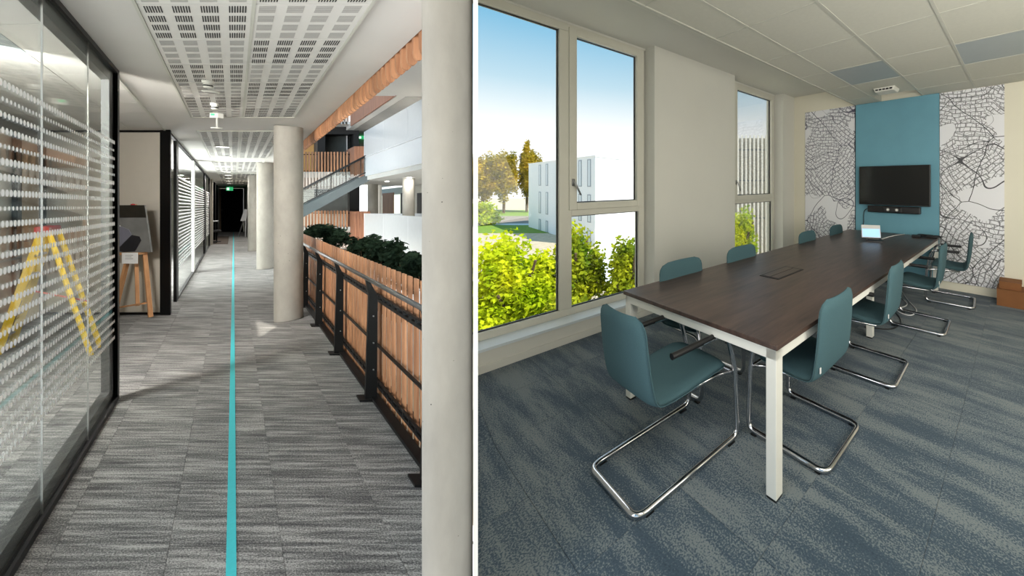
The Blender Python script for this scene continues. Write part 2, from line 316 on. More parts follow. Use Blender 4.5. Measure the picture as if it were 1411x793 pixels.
# ------------------------------------------------------------------ mesh builder
INFO = {}
class MB:
    def __init__(self): self.v = []; self.f = []
    def box(self, x0, x1, y0, y1, z0, z1):
        n = len(self.v)
        self.v += [(x0, y0, z0), (x1, y0, z0), (x1, y1, z0), (x0, y1, z0), (x0, y0, z1), (x1, y0, z1), (x1, y1, z1), (x0, y1, z1)]
        self.f += [tuple(n + i for i in q) for q in ((0, 3, 2, 1), (4, 5, 6, 7), (0, 1, 5, 4), (1, 2, 6, 5), (2, 3, 7, 6), (3, 0, 4, 7))]
        return self
    def hexa(self, a, b):
        """solid between two matching polygons"""
        n = len(self.v); k = len(a)
        self.v += [tuple(p) for p in a] + [tuple(p) for p in b]
        self.f += [tuple(n + i for i in reversed(range(k))), tuple(n + k + i for i in range(k))]
        self.f += [(n + i, n + (i + 1) % k, n + k + (i + 1) % k, n + k + i) for i in range(k)]
        return self
    def prism_y(self, poly, y0, y1):     # polygon in (x, z)
        return self.hexa([(x, y0, z) for x, z in poly], [(x, y1, z) for x, z in poly])
    def prism_x(self, poly, x0, x1):     # polygon in (y, z)
        return self.hexa([(x0, y, z) for y, z in poly], [(x1, y, z) for y, z in poly])
    def prism_z(self, poly, z0, z1):
        return self.hexa([(x, y, z0) for x, y in poly], [(x, y, z1) for x, y in poly])
    def bar(self, a, b, w, d, up=(0, 0, 1)):
        a = Vector(a); b = Vector(b); t = (b - a).normalized(); u = Vector(up)
        s = t.cross(u)
        if s.length < 1e-4: s = t.cross(Vector((0, 1, 0)))
        s.normalize(); u = s.cross(t)
        c = [(-w / 2, -d / 2), (w / 2, -d / 2), (w / 2, d / 2), (-w / 2, d / 2)]
        return self.hexa([a + s * i + u * j for i, j in c], [b + s * i + u * j for i, j in c])
    def lathe(self, prof, c=(0, 0, 0), n=24):     # prof: (r, z) bottom to top
        b = len(self.v); k = len(prof)
        for r, z in prof:
            for i in range(n):
                a = 2 * math.pi * i / n
                self.v.append((c[0] + r * math.cos(a), c[1] + r * math.sin(a), c[2] + z))
        for j in range(k - 1):
            for i in range(n):
                i2 = (i + 1) % n
                self.f.append((b + j * n + i, b + j * n + i2, b + (j + 1) * n + i2, b + (j + 1) * n + i))
        self.f.append(tuple(b + i for i in reversed(range(n)))); self.f.append(tuple(b + (k - 1) * n + i for i in range(n)))
        return self
    def tube(self, path, r, n=10, fillet=0.0, fseg=6):
        P = [Vector(p) for p in path]
        if fillet:
            Q = [P[0]]
            for i in range(1, len(P) - 1):
                a = P[i - 1] - P[i]; c = P[i + 1] - P[i]
                fr = min(fillet, a.length * .49, c.length * .49)
                A = P[i] + a.normalized() * fr; Cc = P[i] + c.normalized() * fr
                for k in range(fseg + 1):
                    u = k / fseg
                    Q.append(A * (1 - u) ** 2 + P[i] * 2 * u * (1 - u) + Cc * u * u)
            Q.append(P[-1]); P = Q
        b = len(self.v); s = None
        for i, p in enumerate(P):
            t = (P[min(i + 1, len(P) - 1)] - P[max(i - 1, 0)]).normalized()
            if s is None:
                s = t.cross(Vector((0, 0, 1)))
                if s.length < 1e-3: s = t.cross(Vector((0, 1, 0)))
            s = (s - t * s.dot(t)).normalized(); u = t.cross(s)
            for k in range(n):
                a = 2 * math.pi * k / n
                self.v.append(tuple(p + s * (r * math.cos(a)) + u * (r * math.sin(a))))
        for j in range(len(P) - 1):
            for i in range(n):
                i2 = (i + 1) % n
                self.f.append((b + j * n + i, b + j * n + i2, b + (j + 1) * n + i2, b + (j + 1) * n + i))
        self.f.append(tuple(b + i for i in reversed(range(n)))); self.f.append(tuple(b + (len(P) - 1) * n + i for i in range(n)))
        return self
    def mesh(self, name, m, fn=None, uv=False, smooth=False):
        me = bpy.data.meshes.new(name)
        me.from_pydata([tuple(fn(*p)) if fn else p for p in self.v], [], self.f)
        if uv:
            l = me.uv_layers.new(name='UVMap')
            for lp in me.loops:
                p = self.v[lp.vertex_index]; l.data[lp.index].uv = (p[0] * uv[0], p[1] * uv[1])
        if smooth:
            me.polygons.foreach_set('use_smooth', [True] * len(me.polygons))
        if m: me.materials.append(m)
        me.update()
        return me

def tagset(o, label=None, cat=None, group=None, kind=None):
    if label: o['label'] = label
    if cat: o['category'] = cat
    if group: o['group'] = group
    if kind: o['kind'] = kind
    return o
def root(name, frame, org, label=None, cat=None, group=None, kind=None, rz=0.0):
    """an Empty at a thing's base; frame R or L or F (rigid, upright, standing in the hall)"""
    o = bpy.data.objects.new(name, None); COL.objects.link(o); o.empty_display_size = .1
    if frame == 'R': o.location = Rw(*org); o.rotation_euler = (0, 0, TH + rz)
    else: o.location = Lw(*org) if frame in 'LF' else Vector(org); 
    if frame in 'FW': o.rotation_euler = (0, 0, rz)
    INFO[o.name] = (frame, org)
    return tagset(o, label, cat, group, kind)
def part(name, mb, m, parent=None, frame=None, org=(0, 0, 0), uv=False, smooth=False, kind=None, label=None, bevel=0, auto=False):
    """links a builder as one mesh object. R, L: coordinates of that frame; F, W, C: coordinates local to the root"""
    if parent is not None: frame, org = INFO[parent.name]
    if frame == 'L':
        o0 = Lw(*org); fn = lambda a, b, c: Lw(a, b, c) - o0
    elif frame == 'R':
        fn = lambda a, b, c: (a - org[0], b - org[1], c - org[2])
    else: fn = None
    me = mb.mesh(name, m, fn, uv, smooth)
    o = bpy.data.objects.new(name, me); COL.objects.link(o)
    if parent is not None: o.parent = parent
    elif frame == 'R': o.location = Rw(*org); o.rotation_euler = (0, 0, TH)
    elif frame == 'L': o.location = Lw(*org)
    else: o.location = org
    if bevel:
        b = o.modifiers.new('bevel', 'BEVEL'); b.width = bevel; b.segments = 2; b.limit_method = 'ANGLE'
    if auto:
        o.modifiers.new('smooth', 'EDGE_SPLIT').split_angle = math.radians(40)
    INFO[o.name] = (frame, org)
    tagset(o, label=label, kind=kind)
    return o
def place(me, name, parent, off, kind=None):
    """another object on shared mesh data, at an offset given in the parent's frame"""
    o = bpy.data.objects.new(name, me); COL.objects.link(o); o.parent = parent
    fr, org = INFO[parent.name]
    o.location = (Lw(*off) - Lw(0, 0, 0)) if fr == 'L' else Vector(off)
    INFO[o.name] = (fr, org)
    if kind: o['kind'] = kind
    return o
def copy_tree(o, parent=None):
    c = o.copy(); COL.objects.link(c)
    if parent: c.parent = parent
    for ch in list(o.children): copy_tree(ch, c)
    return c
def B(*a): return MB().box(*a)

# ================================================================== LARGE STRUCTURE
# ---- added divider between the rooms, standing for the white strip between two views
dW = Vector((-0.7482, 1, 0)); nW = Vector((-1, -0.7482, 0)).normalized()
def wall_pt(k, s, z): return dW * k + nW * s + Vector((0, 0, z))
T2 = 0.0061
pts = [wall_pt(1.12, -T2, 0), wall_pt(2.84, -T2, 0), wall_pt(2.84, T2, 0), wall_pt(1.12, T2, 0)]
mb = MB().hexa([p + Vector((0, 0, -.4)) for p in pts], [p + Vector((0, 0, 3.3)) for p in pts])
part('added_divider', mb, mat('white divider', srgb(244, 244, 242), .7, var=.0), None, 'W', kind='structure')

# ---- meeting room shell (frame R)
def Rroot(name, org=(0, 0, 0), **k): return root(name, 'R', org, **k)
PW, PG = -3.25, -3.42
room_floor = part('floor', MB().prism_z([(-3.3, .78), (-.2, .05), (2.2, -.6), (2.2, 5.7), (-3.3, 5.7)], -.05, -.004), M['carpet_r'], None, 'R', uv=(1, 1), kind='structure')
pitch = .5
ct_mesh = B(0, pitch - .002, 0, pitch - .002, -.004, .0).mesh('carpet_tile', M['carpet_r'], None, (1, 1))
for i in range(-7, 5):
    for j in range(0, 12):
        p0, q0 = i * pitch + .2, j * pitch + .13
        a0, a1, b0, b1 = max(p0, -3.25), min(p0 + pitch - .002, 2.2), q0, min(q0 + pitch - .002, 5.65)
        if a1 <= a0 or b1 <= b0: continue
        lim = lambda p: -.2337 * p + .02 if p < 0 else -.3
        if lim(a1) > b1 and lim(a0) > b1: continue
        if b0 >= lim(a0) and b0 >= lim(a1) and a1 - a0 > pitch - .01 and b1 - b0 > pitch - .01:
            place(ct_mesh, 'carpet_tile', room_floor, (p0, q0, 0))
        else:
            c = [(a0, max(b0, lim(a0))), (a1, max(b0, lim(a1))), (a1, b1), (a0, b1)]
            if c[0][1] >= b1: continue
            t = part('carpet_tile', MB().prism_z([(x - a0, y - b0) for x, y in c], -.004, 0), M['carpet_r'], None, 'W', uv=(1, 1))
            t.parent = room_floor; t.location = (a0, b0, 0)
# window wall: piers, the low wall under the windows
def wall_piece(name, mb, m=M['white'], kind='structure', **k): return part(name, mb, m, None, 'R', kind=kind, **k)
wl_ = MB()
wl_.box(-3.6, PW, 2.46, 3.915, 0, 3.08)             # pier between the windows
wl_.box(-3.6, PW, 5.25, 5.65, 0, 3.08)              # pier at the far corner
wl_.box(-3.6, PW, .762, 2.46, 0, .17); wl_.box(-3.6, PW, 3.915, 5.25, 0, .17)
wl_.box(-3.6, PG - .09, .80, 5.65, -.4, 0)
wl_.box(-3.6, PG - .0, .74, 5.65, 3.06, 3.4)
wall_left = wall_piece('wall_left', wl_)
for k, (a, b) in enumerate(((.755, 2.458), (3.917, 5.248))):
    s = wall_piece('trim_%d' % (k + 1), B(PG - .03, PW + .012, a, b, .168, .19), M['sill'])
for k, (a, b) in enumerate(((.772, 2.9), (2.9, 5.65))):
    wall_piece('baseboard_left' if k == 0 else 'baseboard_left.001', B(PW - .01, PW + .012, a, b, 0, .062), M['white'])
wall_piece('wall_far', B(-3.6, 2.3, 5.65, 5.85, -.2, 3.4), M['cream'])
wall_piece('baseboard_far', B(-3.25, 2.2, 5.63, 5.65, 0, .105), M['cream'])
wall_piece('wall_right', B(2.2, 2.4, -2.4, 5.65, -.2, 3.4), M['cream'])
wall_piece('ceiling', MB().prism_z([(-3.6, .70), (-.2, -.2), (-.2, -2.4), (2.4, -2.4), (2.4, 5.85), (-3.6, 5.85)], 3.08, 3.35), M['white'])

# lowered tile ceiling on its grid
CZ = 2.77
ceil2 = root('ceiling.001', 'R', (0, 0, CZ), kind='structure')
pl = [-2.08, -1.715, -1.10, -.485, .13, .745, 1.36, 1.975]
ql = [-.74, 0, .745, 1.49, 2.235, 2.98, 3.74, 4.45, 5.2, 5.645]
part('edge_trim', B(-2.095, -2.07, -.7, 5.65, CZ - .01, CZ + .06), M['grid'], ceil2)
for p in pl[1:]: part('grid_runner', B(p - .012, p + .012, -.7, 5.645, CZ - .006, CZ + .004), M['grid'], ceil2)
for q in ql[1:-1]: part('grid_crosspiece', B(-2.07, 2.0, q - .006, q + .006, CZ - .004, CZ + .003), M['grid'], ceil2)
for i in range(len(pl) - 1):
    for j in range(len(ql) - 1):
        if (i, j) == (1, 8): continue                                     # the missing tile by the far wall
        g = (i, j) in ((1, 6), (3, 6), (0, 3), (1, 3))
        if (i, j) in ((0, 3), (1, 3)): g = False
        part('ceiling_tile', B(pl[i] + .004, pl[i + 1] - .004, ql[j] + .004, ql[j + 1] - .004, CZ, CZ + .014), M['tile_grey'] if g else M['tile'], ceil2,
             label='grey ceiling panel' if g else None)
part('hole_rim', B(-1.71, -1.105, 5.205, 5.225, CZ, CZ + .15).box(-1.71, -1.69, 5.22, 5.645, CZ, CZ + .15), M['grid'], ceil2)

# ---- windows
def window(name, q0, qm, q1, first):
    """fixed light on the left (first window only), opening sash over a fixed light on the right"""
    w = root(name, 'R', (PG, (q0 + q1) / 2, .19), kind='structure')
    zb, zt = .19, 3.06
    fr = MB(); x0, x1 = PG - .08, PG
    fr.box(x0, x1, q0, q1, zb, .255); fr.box(x0, x1, q0, q1, 2.985, zt)
    fr.box(x0, x1, q1 - .075, q1, .255, 2.985)
    fr.box(x0, x1, qm, qm + .12, .255, 2.985)
    fr.box(x0, x1, qm + .12, q1 - .075, 1.165, 1.235)
    if not first: fr.box(x0, x1, q0, qm, .255, 2.985)
    part('frame', fr, M['frame_white'], w, bevel=.004)
    sa = MB(); a, b = qm + .09, q1 - .035
    sa.box(PG - .03, PG + .018, a, a + .075, 1.225, 3.03); sa.box(PG - .03, PG + .018, b - .07, b, 1.225, 3.03)
    sa.box(PG - .03, PG + .018, a + .075, b - .07, 1.225, 1.295); sa.box(PG - .03, PG + .018, a + .075, b - .07, 2.96, 3.03)
    sash = part('sash', sa, M['frame_white'], w, bevel=.004)
    hz = 1.50
    h = MB(); hy = a + .036
    h.box(PG + .018, PG + .026, hy - .014, hy + .014, hz - .035, hz + .035)
    h.tube([(PG + .026, hy, hz), (PG + .06, hy, hz), (PG + .062, hy + .055, hz - .125)], .009, 8, .012)
    part('handle', h, M['alu'], sash, smooth=True, label='metal window handle')
    ga = MB()
    def gask(a, b, c, d):
        ga.box(PG - .05, PG - .028, a, a + .009, c, d); ga.box(PG - .05, PG - .028, b - .009, b, c, d)
        ga.box(PG - .05, PG - .028, a, b, c, c + .009); ga.box(PG - .05, PG - .028, a, b, d - .009, d)
    panes = [(qm + .165, q1 - .105, 1.295, 2.96), (qm + .12, q1 - .075, .255, 1.165)]
    if first: panes.append((q0, qm, .255, 2.985))
    for a, b, c, d in panes:
        gask(a, b, c, d)
        part('pane', B(PG - .048, PG - .038, a, b, c, d), M['glass'], w)
    part('gasket', ga, M['gasket'], w)
window('window_1', .70, 1.465, 2.44, True)
window('window_2', 3.80, 4.00, 5.235, False)

# ---- hall shell (frame L)
hall_floor = part('floor.001', MB().prism_z([(-3.4, 1.15), (.75, 1.15), (1.04, 1.55), (1.04, 20), (-3.4, 20)], FL - .12, FL - .004), M['carpet_l'], None, 'L', uv=(1, 1.763), kind='structure')
lt, ld = .482, .281
lt_mesh = B(.001, lt - .001, .001, ld - .001, FL - .004, FL).mesh('carpet_tile', M['carpet_l'], lambda a, b, c: Lw(a, b, c) - Lw(0, 0, 0), (1, 1.763))
for j in range(0, 14):
    d0 = 1.2 + j * ld
    for i in range(-7, 2):
        t0 = .206 + i * lt
        hi = min(1.04, .70 * d0)
        if t0 >= hi: continue
        if t0 + lt <= hi: place(lt_mesh, 'carpet_tile', hall_floor, (t0, d0, 0))
        else:
            part('carpet_tile', B(t0 + .001, hi, d0 + .001, d0 + ld - .001, FL - .004, FL), M['carpet_l'], hall_floor, uv=(1, 1.763))
far = MB(); d0 = 1.2 + 14 * ld
while d0 < 19.4:
    for i in range(-3, 2):
        t0 = .206 + i * lt
        far.box(t0 + .001, min(t0 + lt - .001, 1.04), d0, d0 + ld - .001, FL - .004, FL)
    d0 += ld
part('carpet_tiles', far, M['carpet_l'], hall_floor, uv=(1, 1.763), kind='stuff')
part('guide_stripe', B(-.031, .011, 1.16, 19.3, FL, FL + .003), M['teal_line'], None, 'L', (0, 10, FL))
tagset(bpy.data.objects['guide_stripe'], 'turquoise stripe running along the middle of the grey hall carpet', 'floor stripe')

def Lpart(name, mb, m, kind='structure', **k): return part(name, mb, m, None, 'L', kind=kind, **k)
Lpart('ceiling.002', B(-.93, 1.085, .9, 20, CE, CE + .28), M['plaster'])
# tile ceiling over the office and the alcove
oc = root('ceiling.003', 'L', (-2, 3, CE), kind='structure')
tl = [-.90 - .47 * k for k in range(6)]; dl = [1.20 + .361 * k for k in range(11)]
for i in range(5):
    for j in range(10):
        part('ceiling_tile', B(tl[i + 1] + .004, tl[i] - .004, dl[j] + .003, dl[j + 1] - .003, CE - .004, CE + .02), M['tile_grey'] if (i, j) == (1, 2) else M['plaster'], oc)
part('grid_backing', B(-3.4, -.93, 1.0, 4.9, CE + .0, CE + .1), M['grid'], oc)
part('edge_trim', B(-.935, -.91, 1.2, 4.62, CE - .012, CE), M['grid'], oc)

# glazed office wall nearest to us
GT = -.875
gl = root('window_3', 'L', (GT, 1.9, FL), kind='structure')
fr = MB()
fr.box(GT - .03, GT + .012, .95, 2.598, FL, FL + .035); fr.box(GT - .03, GT + .012, .95, 2.598, CE - .03, CE)
fr.box(GT - .03, GT + .012, 2.56, 2.600, FL + .035, CE - .03)
part('frame', fr, M['blackmetal'], gl)
fb = MB()
fb.box(GT - .09, GT - .03, .95, 2.56, FL, FL + .10); fb.box(GT - .09, GT - .03, .95, 2.56, CE - .10, CE); fb.box(GT - .09, GT - .03, 2.50, 2.56, FL + .1, CE - .1)
part('inner_frame', fb, mat('dark grey metal', srgb(44, 46, 46), .5), gl)
cuts = [.95, 1.583, 2.083, 2.56]
for k in range(3):
    part('pane', B(GT - .012, GT - .004, cuts[k] + .0012, cuts[k + 1] - .0012, FL + .035, CE - .03), M['glass_hall'], gl)
    if k: part('glass_joint', B(GT - .013, GT - .003, cuts[k] - .0011, cuts[k] + .0011, FL + .035, CE - .03), M['slot2'], gl)
big = [.030, .019, .025, .026, .019, .031, .030, .029, .018, .027, .031, .026, .029, .022, .029, .030, .024, .027, .030, .023, .027, .022, .024, .026, .028]
dots = MB()
for r in range(25):
    h = .469 - r * .0597; rh = big[r] / 2; k = 0
    while True:
        d = 1.0 + .0247 * k + (.012 if r % 2 else 0); k += 1
        if d > 2.54: break
        rd = min(.0108, rh * .70); n = len(dots.v)
        for i in range(12):
            a = 2 * math.pi * i / 12
            dots.v.append((GT - .003, d + rd * math.cos(a), h + rh * math.sin(a)))
        dots.f.append(tuple(n + i for i in range(12)))
part('printed_dots', dots, M['dot'], gl, kind='stuff')

# alcove end wall: cream panel in a black frame
al = root('wall_alcove', 'L', (-1.2, 4.62, FL), kind='structure')
part('panel', B(-3.4, -.985, 4.615, 4.66, FL + .03, CE - .03), M['partition_cream'], al)
part('frame', B(-.985, -.845, 4.59, 4.67, FL, CE).box(-3.4, -.985, 4.60, 4.67, FL, FL + .03).box(-3.4, -.985, 4.60, 4.67, CE - .03, CE), M['blackmetal'], al)
# office back wall: header, posts, pale door, bright panels
ob = root('wall_office', 'L', (-2.6, 3.2, FL), kind='structure')
part('panel', B(-2.64, -2.58, 1.2, 4.6, FL, .86), M['office'], ob)
part('header', B(-2.62, -2.54, 1.2, 4.6, .86, CE), M['blackmetal'], ob)
part('post', B(-2.57, -2.50, 3.98, 4.06, FL, .86), M['blackmetal'], ob)
part('post', B(-2.57, -2.50, 4.50, 4.59, FL, .86), M['blackmetal'], ob)
part('base_rail', B(-2.57, -2.53, 1.2, 3.98, FL, FL + .06), M['blackmetal'], ob)
dr = part('door_leaf', B(-2.57, -2.535, 4.10, 4.48, FL + .01, .70), M['doorwood'], ob)
part('door_handle', MB().tube([(-2.53, 4.14, -.42), (-2.49, 4.14, -.42), (-2.49, 4.19, -.42)], .01, 6), M['alu'], dr)

# second glazed partition further along the hall
g2 = root('window_4', 'L', (-.885, 8.5, FL), kind='structure')
G2 = -.885
part('post', B(G2 - .03, G2 + .02, 5.22, 5.40, FL, CE - .02), M['blackmetal'], g2, label='black door jamb')
part('lock', B(G2 + .02, G2 + .03, 5.26, 5.32, -.62, -.38), M['alu'], g2, label='steel lock plate')
part('post', B(G2 - .03, G2 + .02, 10.35, 10.75, FL, CE - .02), M['blackmetal'], g2)
part('post', B(G2 - .03, G2 + .02, 12.4, 12.6, FL, CE - .02), M['blackmetal'], g2)
part('mullion', B(G2 - .03, G2 + .02, 7.48, 7.72, FL + .02, CE - .02), mat('white mullion', srgb(220, 220, 216), .5), g2)
part('base_rail', B(G2 - .03, G2 + .02, 5.4, 12.4, FL, FL + .03), M['blackmetal'], g2)
part('head_rail', B(G2 - .03, G2 + .02, 4.67, 12.6, CE - .03, CE), M['blackmetal'], g2)
for a, b in ((5.4, 7.48), (7.72, 10.35), (10.75, 12.4)):
    part('pane', B(G2 - .008, G2, a, b, FL + .03, CE - .03), M['glass_hall'], g2)
for a, b in ((5.42, 7.46), (7.74, 10.33), (10.77, 12.38)):
    st = MB()
    for r in range(25):
        h = .469 - r * .0597; rh = big[r] * .42
        st.box(G2 + .001, G2 + .0025, a, b, h - rh, h + rh)
    part('printed_stripes', st, M['stripe'], g2, kind='stuff')
rb = root('wall_meeting', 'L', (-2.3, 8, FL), kind='structure')
part('back_panel', B(-2.45, -2.35, 4.7, 12.6, FL, CE), M['white'], rb)
part('end_panel', B(-2.35, -.90, 12.45, 12.6, FL, CE), M['white'], rb)
part('dark_post', B(-2.34, -2.30, 8.2, 8.6, FL, CE), M['blackmetal'], rb)
part('dark_post', B(-2.34, -2.30, 9.8, 11.4, FL, CE), M['blackmetal'], rb)
Lpart('ceiling.004', B(-2.45, -.93, 4.67, 12.6, CE - .0, CE + .1), M['plaster'])
# end of the hall
en = root('wall_end', 'L', (0, 19.5, FL), kind='structure')
part('panel', B(-3, -.80, 19.5, 19.7, FL, CE).box(.56, 1.3, 19.5, 19.7, FL, CE), M['office'], en)
d1 = root('door_1', 'L', (-.1, 19.5, FL), kind='structure')
part('leaf', B(-.72, .55, 19.48, 19.55, FL, CE - .02), M['darkdoor'], d1)
part('jamb', B(-.80, -.72, 19.42, 19.55, FL, CE - .02), M['doorwood'], d1)
part('knob', MB().lathe([(.0, 0), (.05, .01), (.05, .07), (0, .08)], (-.66, 19.40, -.25), 10), M['alu'], d1)
part('wall_end_right', B(.64, .9, 12.6, 19.5, FL, CE), M['concrete'], None, 'L', kind='structure')
lw = root('wall_recess', 'L', (-1.2, 14, FL), kind='structure')
part('panel', B(-1.2, -.78, 12.9, 13.0, FL, CE), M['partition_cream'], lw)
part('frame', B(-.86, -.78, 14.6, 15.2, FL, CE).box(-1.3, -1.2, 12.6, 19.5, FL, CE).box(-.86, -.78, 16.6, 17.0, FL, CE), M['blackmetal'], lw)
Lpart('ceiling.005', B(-3, -.93, 12.6, 20, CE, CE + .1), M['plaster'])

def lamp_in(parent, loc, watts):
    d = bpy.data.lights.new('lamp', 'AREA'); d.shape = 'DISK'; d.size = .12; d.energy = watts; d.color = (1, .97, .92)
    o = bpy.data.objects.new('lamp', d); COL.objects.link(o); o.parent = parent; o.location = loc
    return o
# round concrete columns
def column(t, d, r, h0, h1, label):
    c = root('concrete_column', 'F', (t, d, h0), label, 'column', 'round concrete columns along the hall')
    part('shaft', MB().lathe([(r, -.02), (r, h1 - h0)], n=48), M['concrete'], c, smooth=True, auto=True)
    part('base_joint', MB().lathe([(r + .004, 0.0), (r + .004, .012)], n=48), mat('grey joint', srgb(120, 118, 112), .9), c)
    return c
column(.7795, 1.25, .0712, FL, CE, 'concrete column standing closest, full height, beside the white divider')
column(.7065, 4.41, .117, FL, CE, 'concrete column at the railing end with its round foot on the carpet')
column(.738, 8.0, .122, FL, CE, 'pale concrete column just behind the one at the railing end')
column(.66, 11.2, .115, FL, CE, 'narrow looking concrete column farthest down the hall')

# ================================================================== THE HALL: THINGS
# slotted ceiling panels
def slots(kind):
    s = MB(); W, D = .575, .357
    for gx in range(4):
        for gy in range(4):
            cx = (gx + .5) * W / 4; cy = (gy + .5) * D / 4
            for k in range(7):
                if kind == 0: x = cx - .041 + k * .0137; s.box(x - .0032, x + .0032, cy - .029, cy + .029, -.0012, .0)
                else: y = cy - .027 + k * .009; s.box(cx - .043, cx + .043, y - .0022, y + .0022, -.0012, .0)
    return s
toL = lambda a, b, c: Lw(a, b, c) - Lw(0, 0, 0)
tile_me = B(.002, .579, .002, .3595, 0, .012).mesh('slotted_tile', M['plaster'], toL)
slot_me = [slots(0).mesh('slots', M['slot'], toL), slots(1).mesh('slots', M['slot2'], toL)]
def slotted(d0, rows, label, detail=True):
    r = root('ceiling_panel', 'L', (-.483, d0, CE), label, 'ceiling panel', 'slotted acoustic panels along the hall ceiling')
    D = rows * .3615
    part('edge_frame', B(-.50, -.483, d0 - .015, d0 + D + .015, CE - .018, CE).box(.679, .696, d0 - .015, d0 + D + .015, CE - .018, CE).box(-.483, .679, d0 + D, d0 + D + .015, CE - .018, CE).box(-.483, .679, d0 - .015, d0, CE - .018, CE), M['grid'], r)
    part('centre_bar', B(.0915, .1105, d0, d0 + D, CE - .016, CE), M['grid'], r)
    for j in range(rows):
        for i in range(2):
            tl_ = place(tile_me, 'slotted_tile', r, (i * .583, j * .3615, -.014))
            k = (i + j + 1) % 2
            s = bpy.data.objects.new('slots', slot_me[k]); COL.objects.link(s); s.parent = tl_; s['kind'] = 'stuff'; s.location = (.0, 0, 0)
    return r
slotted(3.883 - 7 * .3615, 7, 'slotted white acoustic ceiling panel nearest, above the turquoise stripe')
slotted(4.64, 7, 'second slotted ceiling panel, beside the top of the concrete column')
slotted(7.75, 6, 'third slotted ceiling panel, smaller, beyond the column tops')
slotted(10.6, 5, 'fourth slotted ceiling panel far down the hall')
slotted(13.0, 6, 'slotted ceiling panel farthest down the hall near the dark door')
# downlights, detectors
for k, (d, lab) in enumerate(((5.75, 'round ceiling downlight nearest, set in the second slotted panel'), (6.90, 'second round downlight along the hall ceiling'), (8.6, 'third round downlight along the hall ceiling'), (9.9, 'fourth round downlight along the hall ceiling'),
        (11.0, 'fifth round downlight along the hall ceiling'), (12.2, 'sixth round downlight along the hall ceiling'), (13.5, 'seventh round downlight along the hall ceiling'), (15.0, 'farthest round downlight before the dark door'))):
    c = root('downlight', 'F', (-.185, d, CE - .02), lab, 'light', 'downlights along the hall')
    part('rim', MB().lathe([(.075, -.012), (.085, -.004), (.085, .004)], n=20), M['white'], c, smooth=False)
    part('diffuser', MB().lathe([(.060, -.0125), (.060, -.012)], n=20), M['lamp'], c); lamp_in(c, (0, 0, -.02), 12 if d < 11 else 26)
def detector(t, d, r, lab, name='smoke_detector'):
    c = root(name, 'F', (t, d, CE - .016), lab, 'detector')
    part('base', MB().lathe([(r * .95, -.022), (r, -.016), (r, 0)], n=20), M['white'], c, smooth=True, auto=True)
    part('head', MB().lathe([(r * .55, -.06), (r * .75, -.056), (r * .78, -.03), (r * .6, -.022)], n=20), M['white'], c, smooth=True, auto=True)
    part('grille', MB().lathe([(r * .79, -.046), (r * .79, -.036)], n=20), M['slot'], c)
detector(-.205, 2.75, .029, 'white domed smoke detector on the nearest slotted ceiling panel')
c = root('ceiling_disc', 'F', (-.195, 3.0, CE - .016), 'flat white round disc on ceiling just beyond the smoke detector', 'speaker')
part('plate', MB().lathe([(.036, -.016), (.046, -.008), (.046, 0)], n=24), M['white'], c); part('grille', MB().lathe([(.032, -.018), (.032, -.016)], n=24), M['slot2'], c)
detector(-.185, 3.36, .026, 'small white detector behind the round disc on the slotted panel')
c = root('emergency_light', 'F', (-.185, 3.72, CE - .016), 'green lit emergency unit with a hanging rod under the slotted panel', 'exit sign')
part('body', B(-.045, .045, -.02, .02, -.05, 0), M['white'], c); part('lens', B(-.03, .01, -.022, -.018, -.026, -.006), M['exitgreen'], c)
part('rod', B(.0, .008, -.004, .004, -.155, -.05), M['white'], c); part('disc', MB().lathe([(.034, -.165), (.037, -.155), (.012, -.15)], n=20), M['white'], c)
c = root('exit_sign', 'F', (-.20, 17.2, CE - .02), 'small green exit sign hanging before the dark door at the hall end', 'exit sign')
part('body', B(-.13, .13, -.03, .03, -.22, -.04), M['exitgreen'], c); part('pictogram', B(-.09, .02, -.034, -.03, -.19, -.07), M['exitwhite'], c); part('bracket', B(-.02, .02, -.01, .01, -.04, 0), M['white'], c)

# railing: posts, rails, handrail and the timber slat screen
rail = root('railing', 'L', (1.04, 3.5, FL), 'black steel railing with tapered posts and round grey handrail along the hall edge', 'railing')
part('kerb', B(1.03, 1.10, 1.68, 6.6, FL - .10, FL + .025), M['blackmetal'], rail)
for d in (1.80, 2.574, 3.37, 4.165, 4.95, 5.74):
    poly = [(.985, FL + .012), (1.072, FL + .012), (1.078, -.665), (1.062, -.64), (1.003, -.53), (.985, -.532), (1.012, -.67)]
    pst = part('post', MB().prism_y(poly, d, d + .022), M['blackmetal'], rail)
    part('foot_plate', B(.935, 1.085, d - .025, d + .05, FL, FL + .014), M['blackmetal'], pst)
    for hh in (-.82, -1.02, -1.22): part('bolt', MB().lathe([(.006, -.004), (.006, .004)], (1.045, d - .003, hh), 8), M['alu'], pst)
part('handrail', MB().tube([(.99, 1.62, -.535), (.99, 4, -.535), (.99, 6.4, -.535)], .016, 12), M['steel'], rail, smooth=True, label='round grey steel handrail')
for h, hh in ((-.70, .024), (-1.045, .016), (-1.345, .022)):
    part('rail', B(1.075, 1.095, 1.70, 6.4, h - hh / 2, h + hh / 2), M['blackmetal'], rail)
    if hh > .02: part('rail', B(1.075, 1.095, 1.70, 6.4, h + .030, h + .042), M['blackmetal'], rail)
cl = MB()
for d in [1.72 + .075 * k for k in range(60)]:
    for h in (-.688, -1.33): cl.box(1.068, 1.10, d, d + .010, h, h + .026)
part('rail_clips', cl, M['blackmetal'], rail, kind='stuff')
slat_me = B(0, .014, 0, .038, -1.56, -.445).mesh('slat', M['wood_slat'], toL)
scr = root('slat_screen', 'L', (1.12, 3.6, FL), 'larch timber slat screen standing behind the black railing', 'slat screen')
for k in range(62):
    o = bpy.data.objects.new('slat', slat_me); COL.objects.link(o); o.parent = scr
    o.location = Lw(1.118, 1.80 + .075 * k, 0) - Lw(1.12, 3.6, FL); o['kind'] = 'part'; del o['kind']
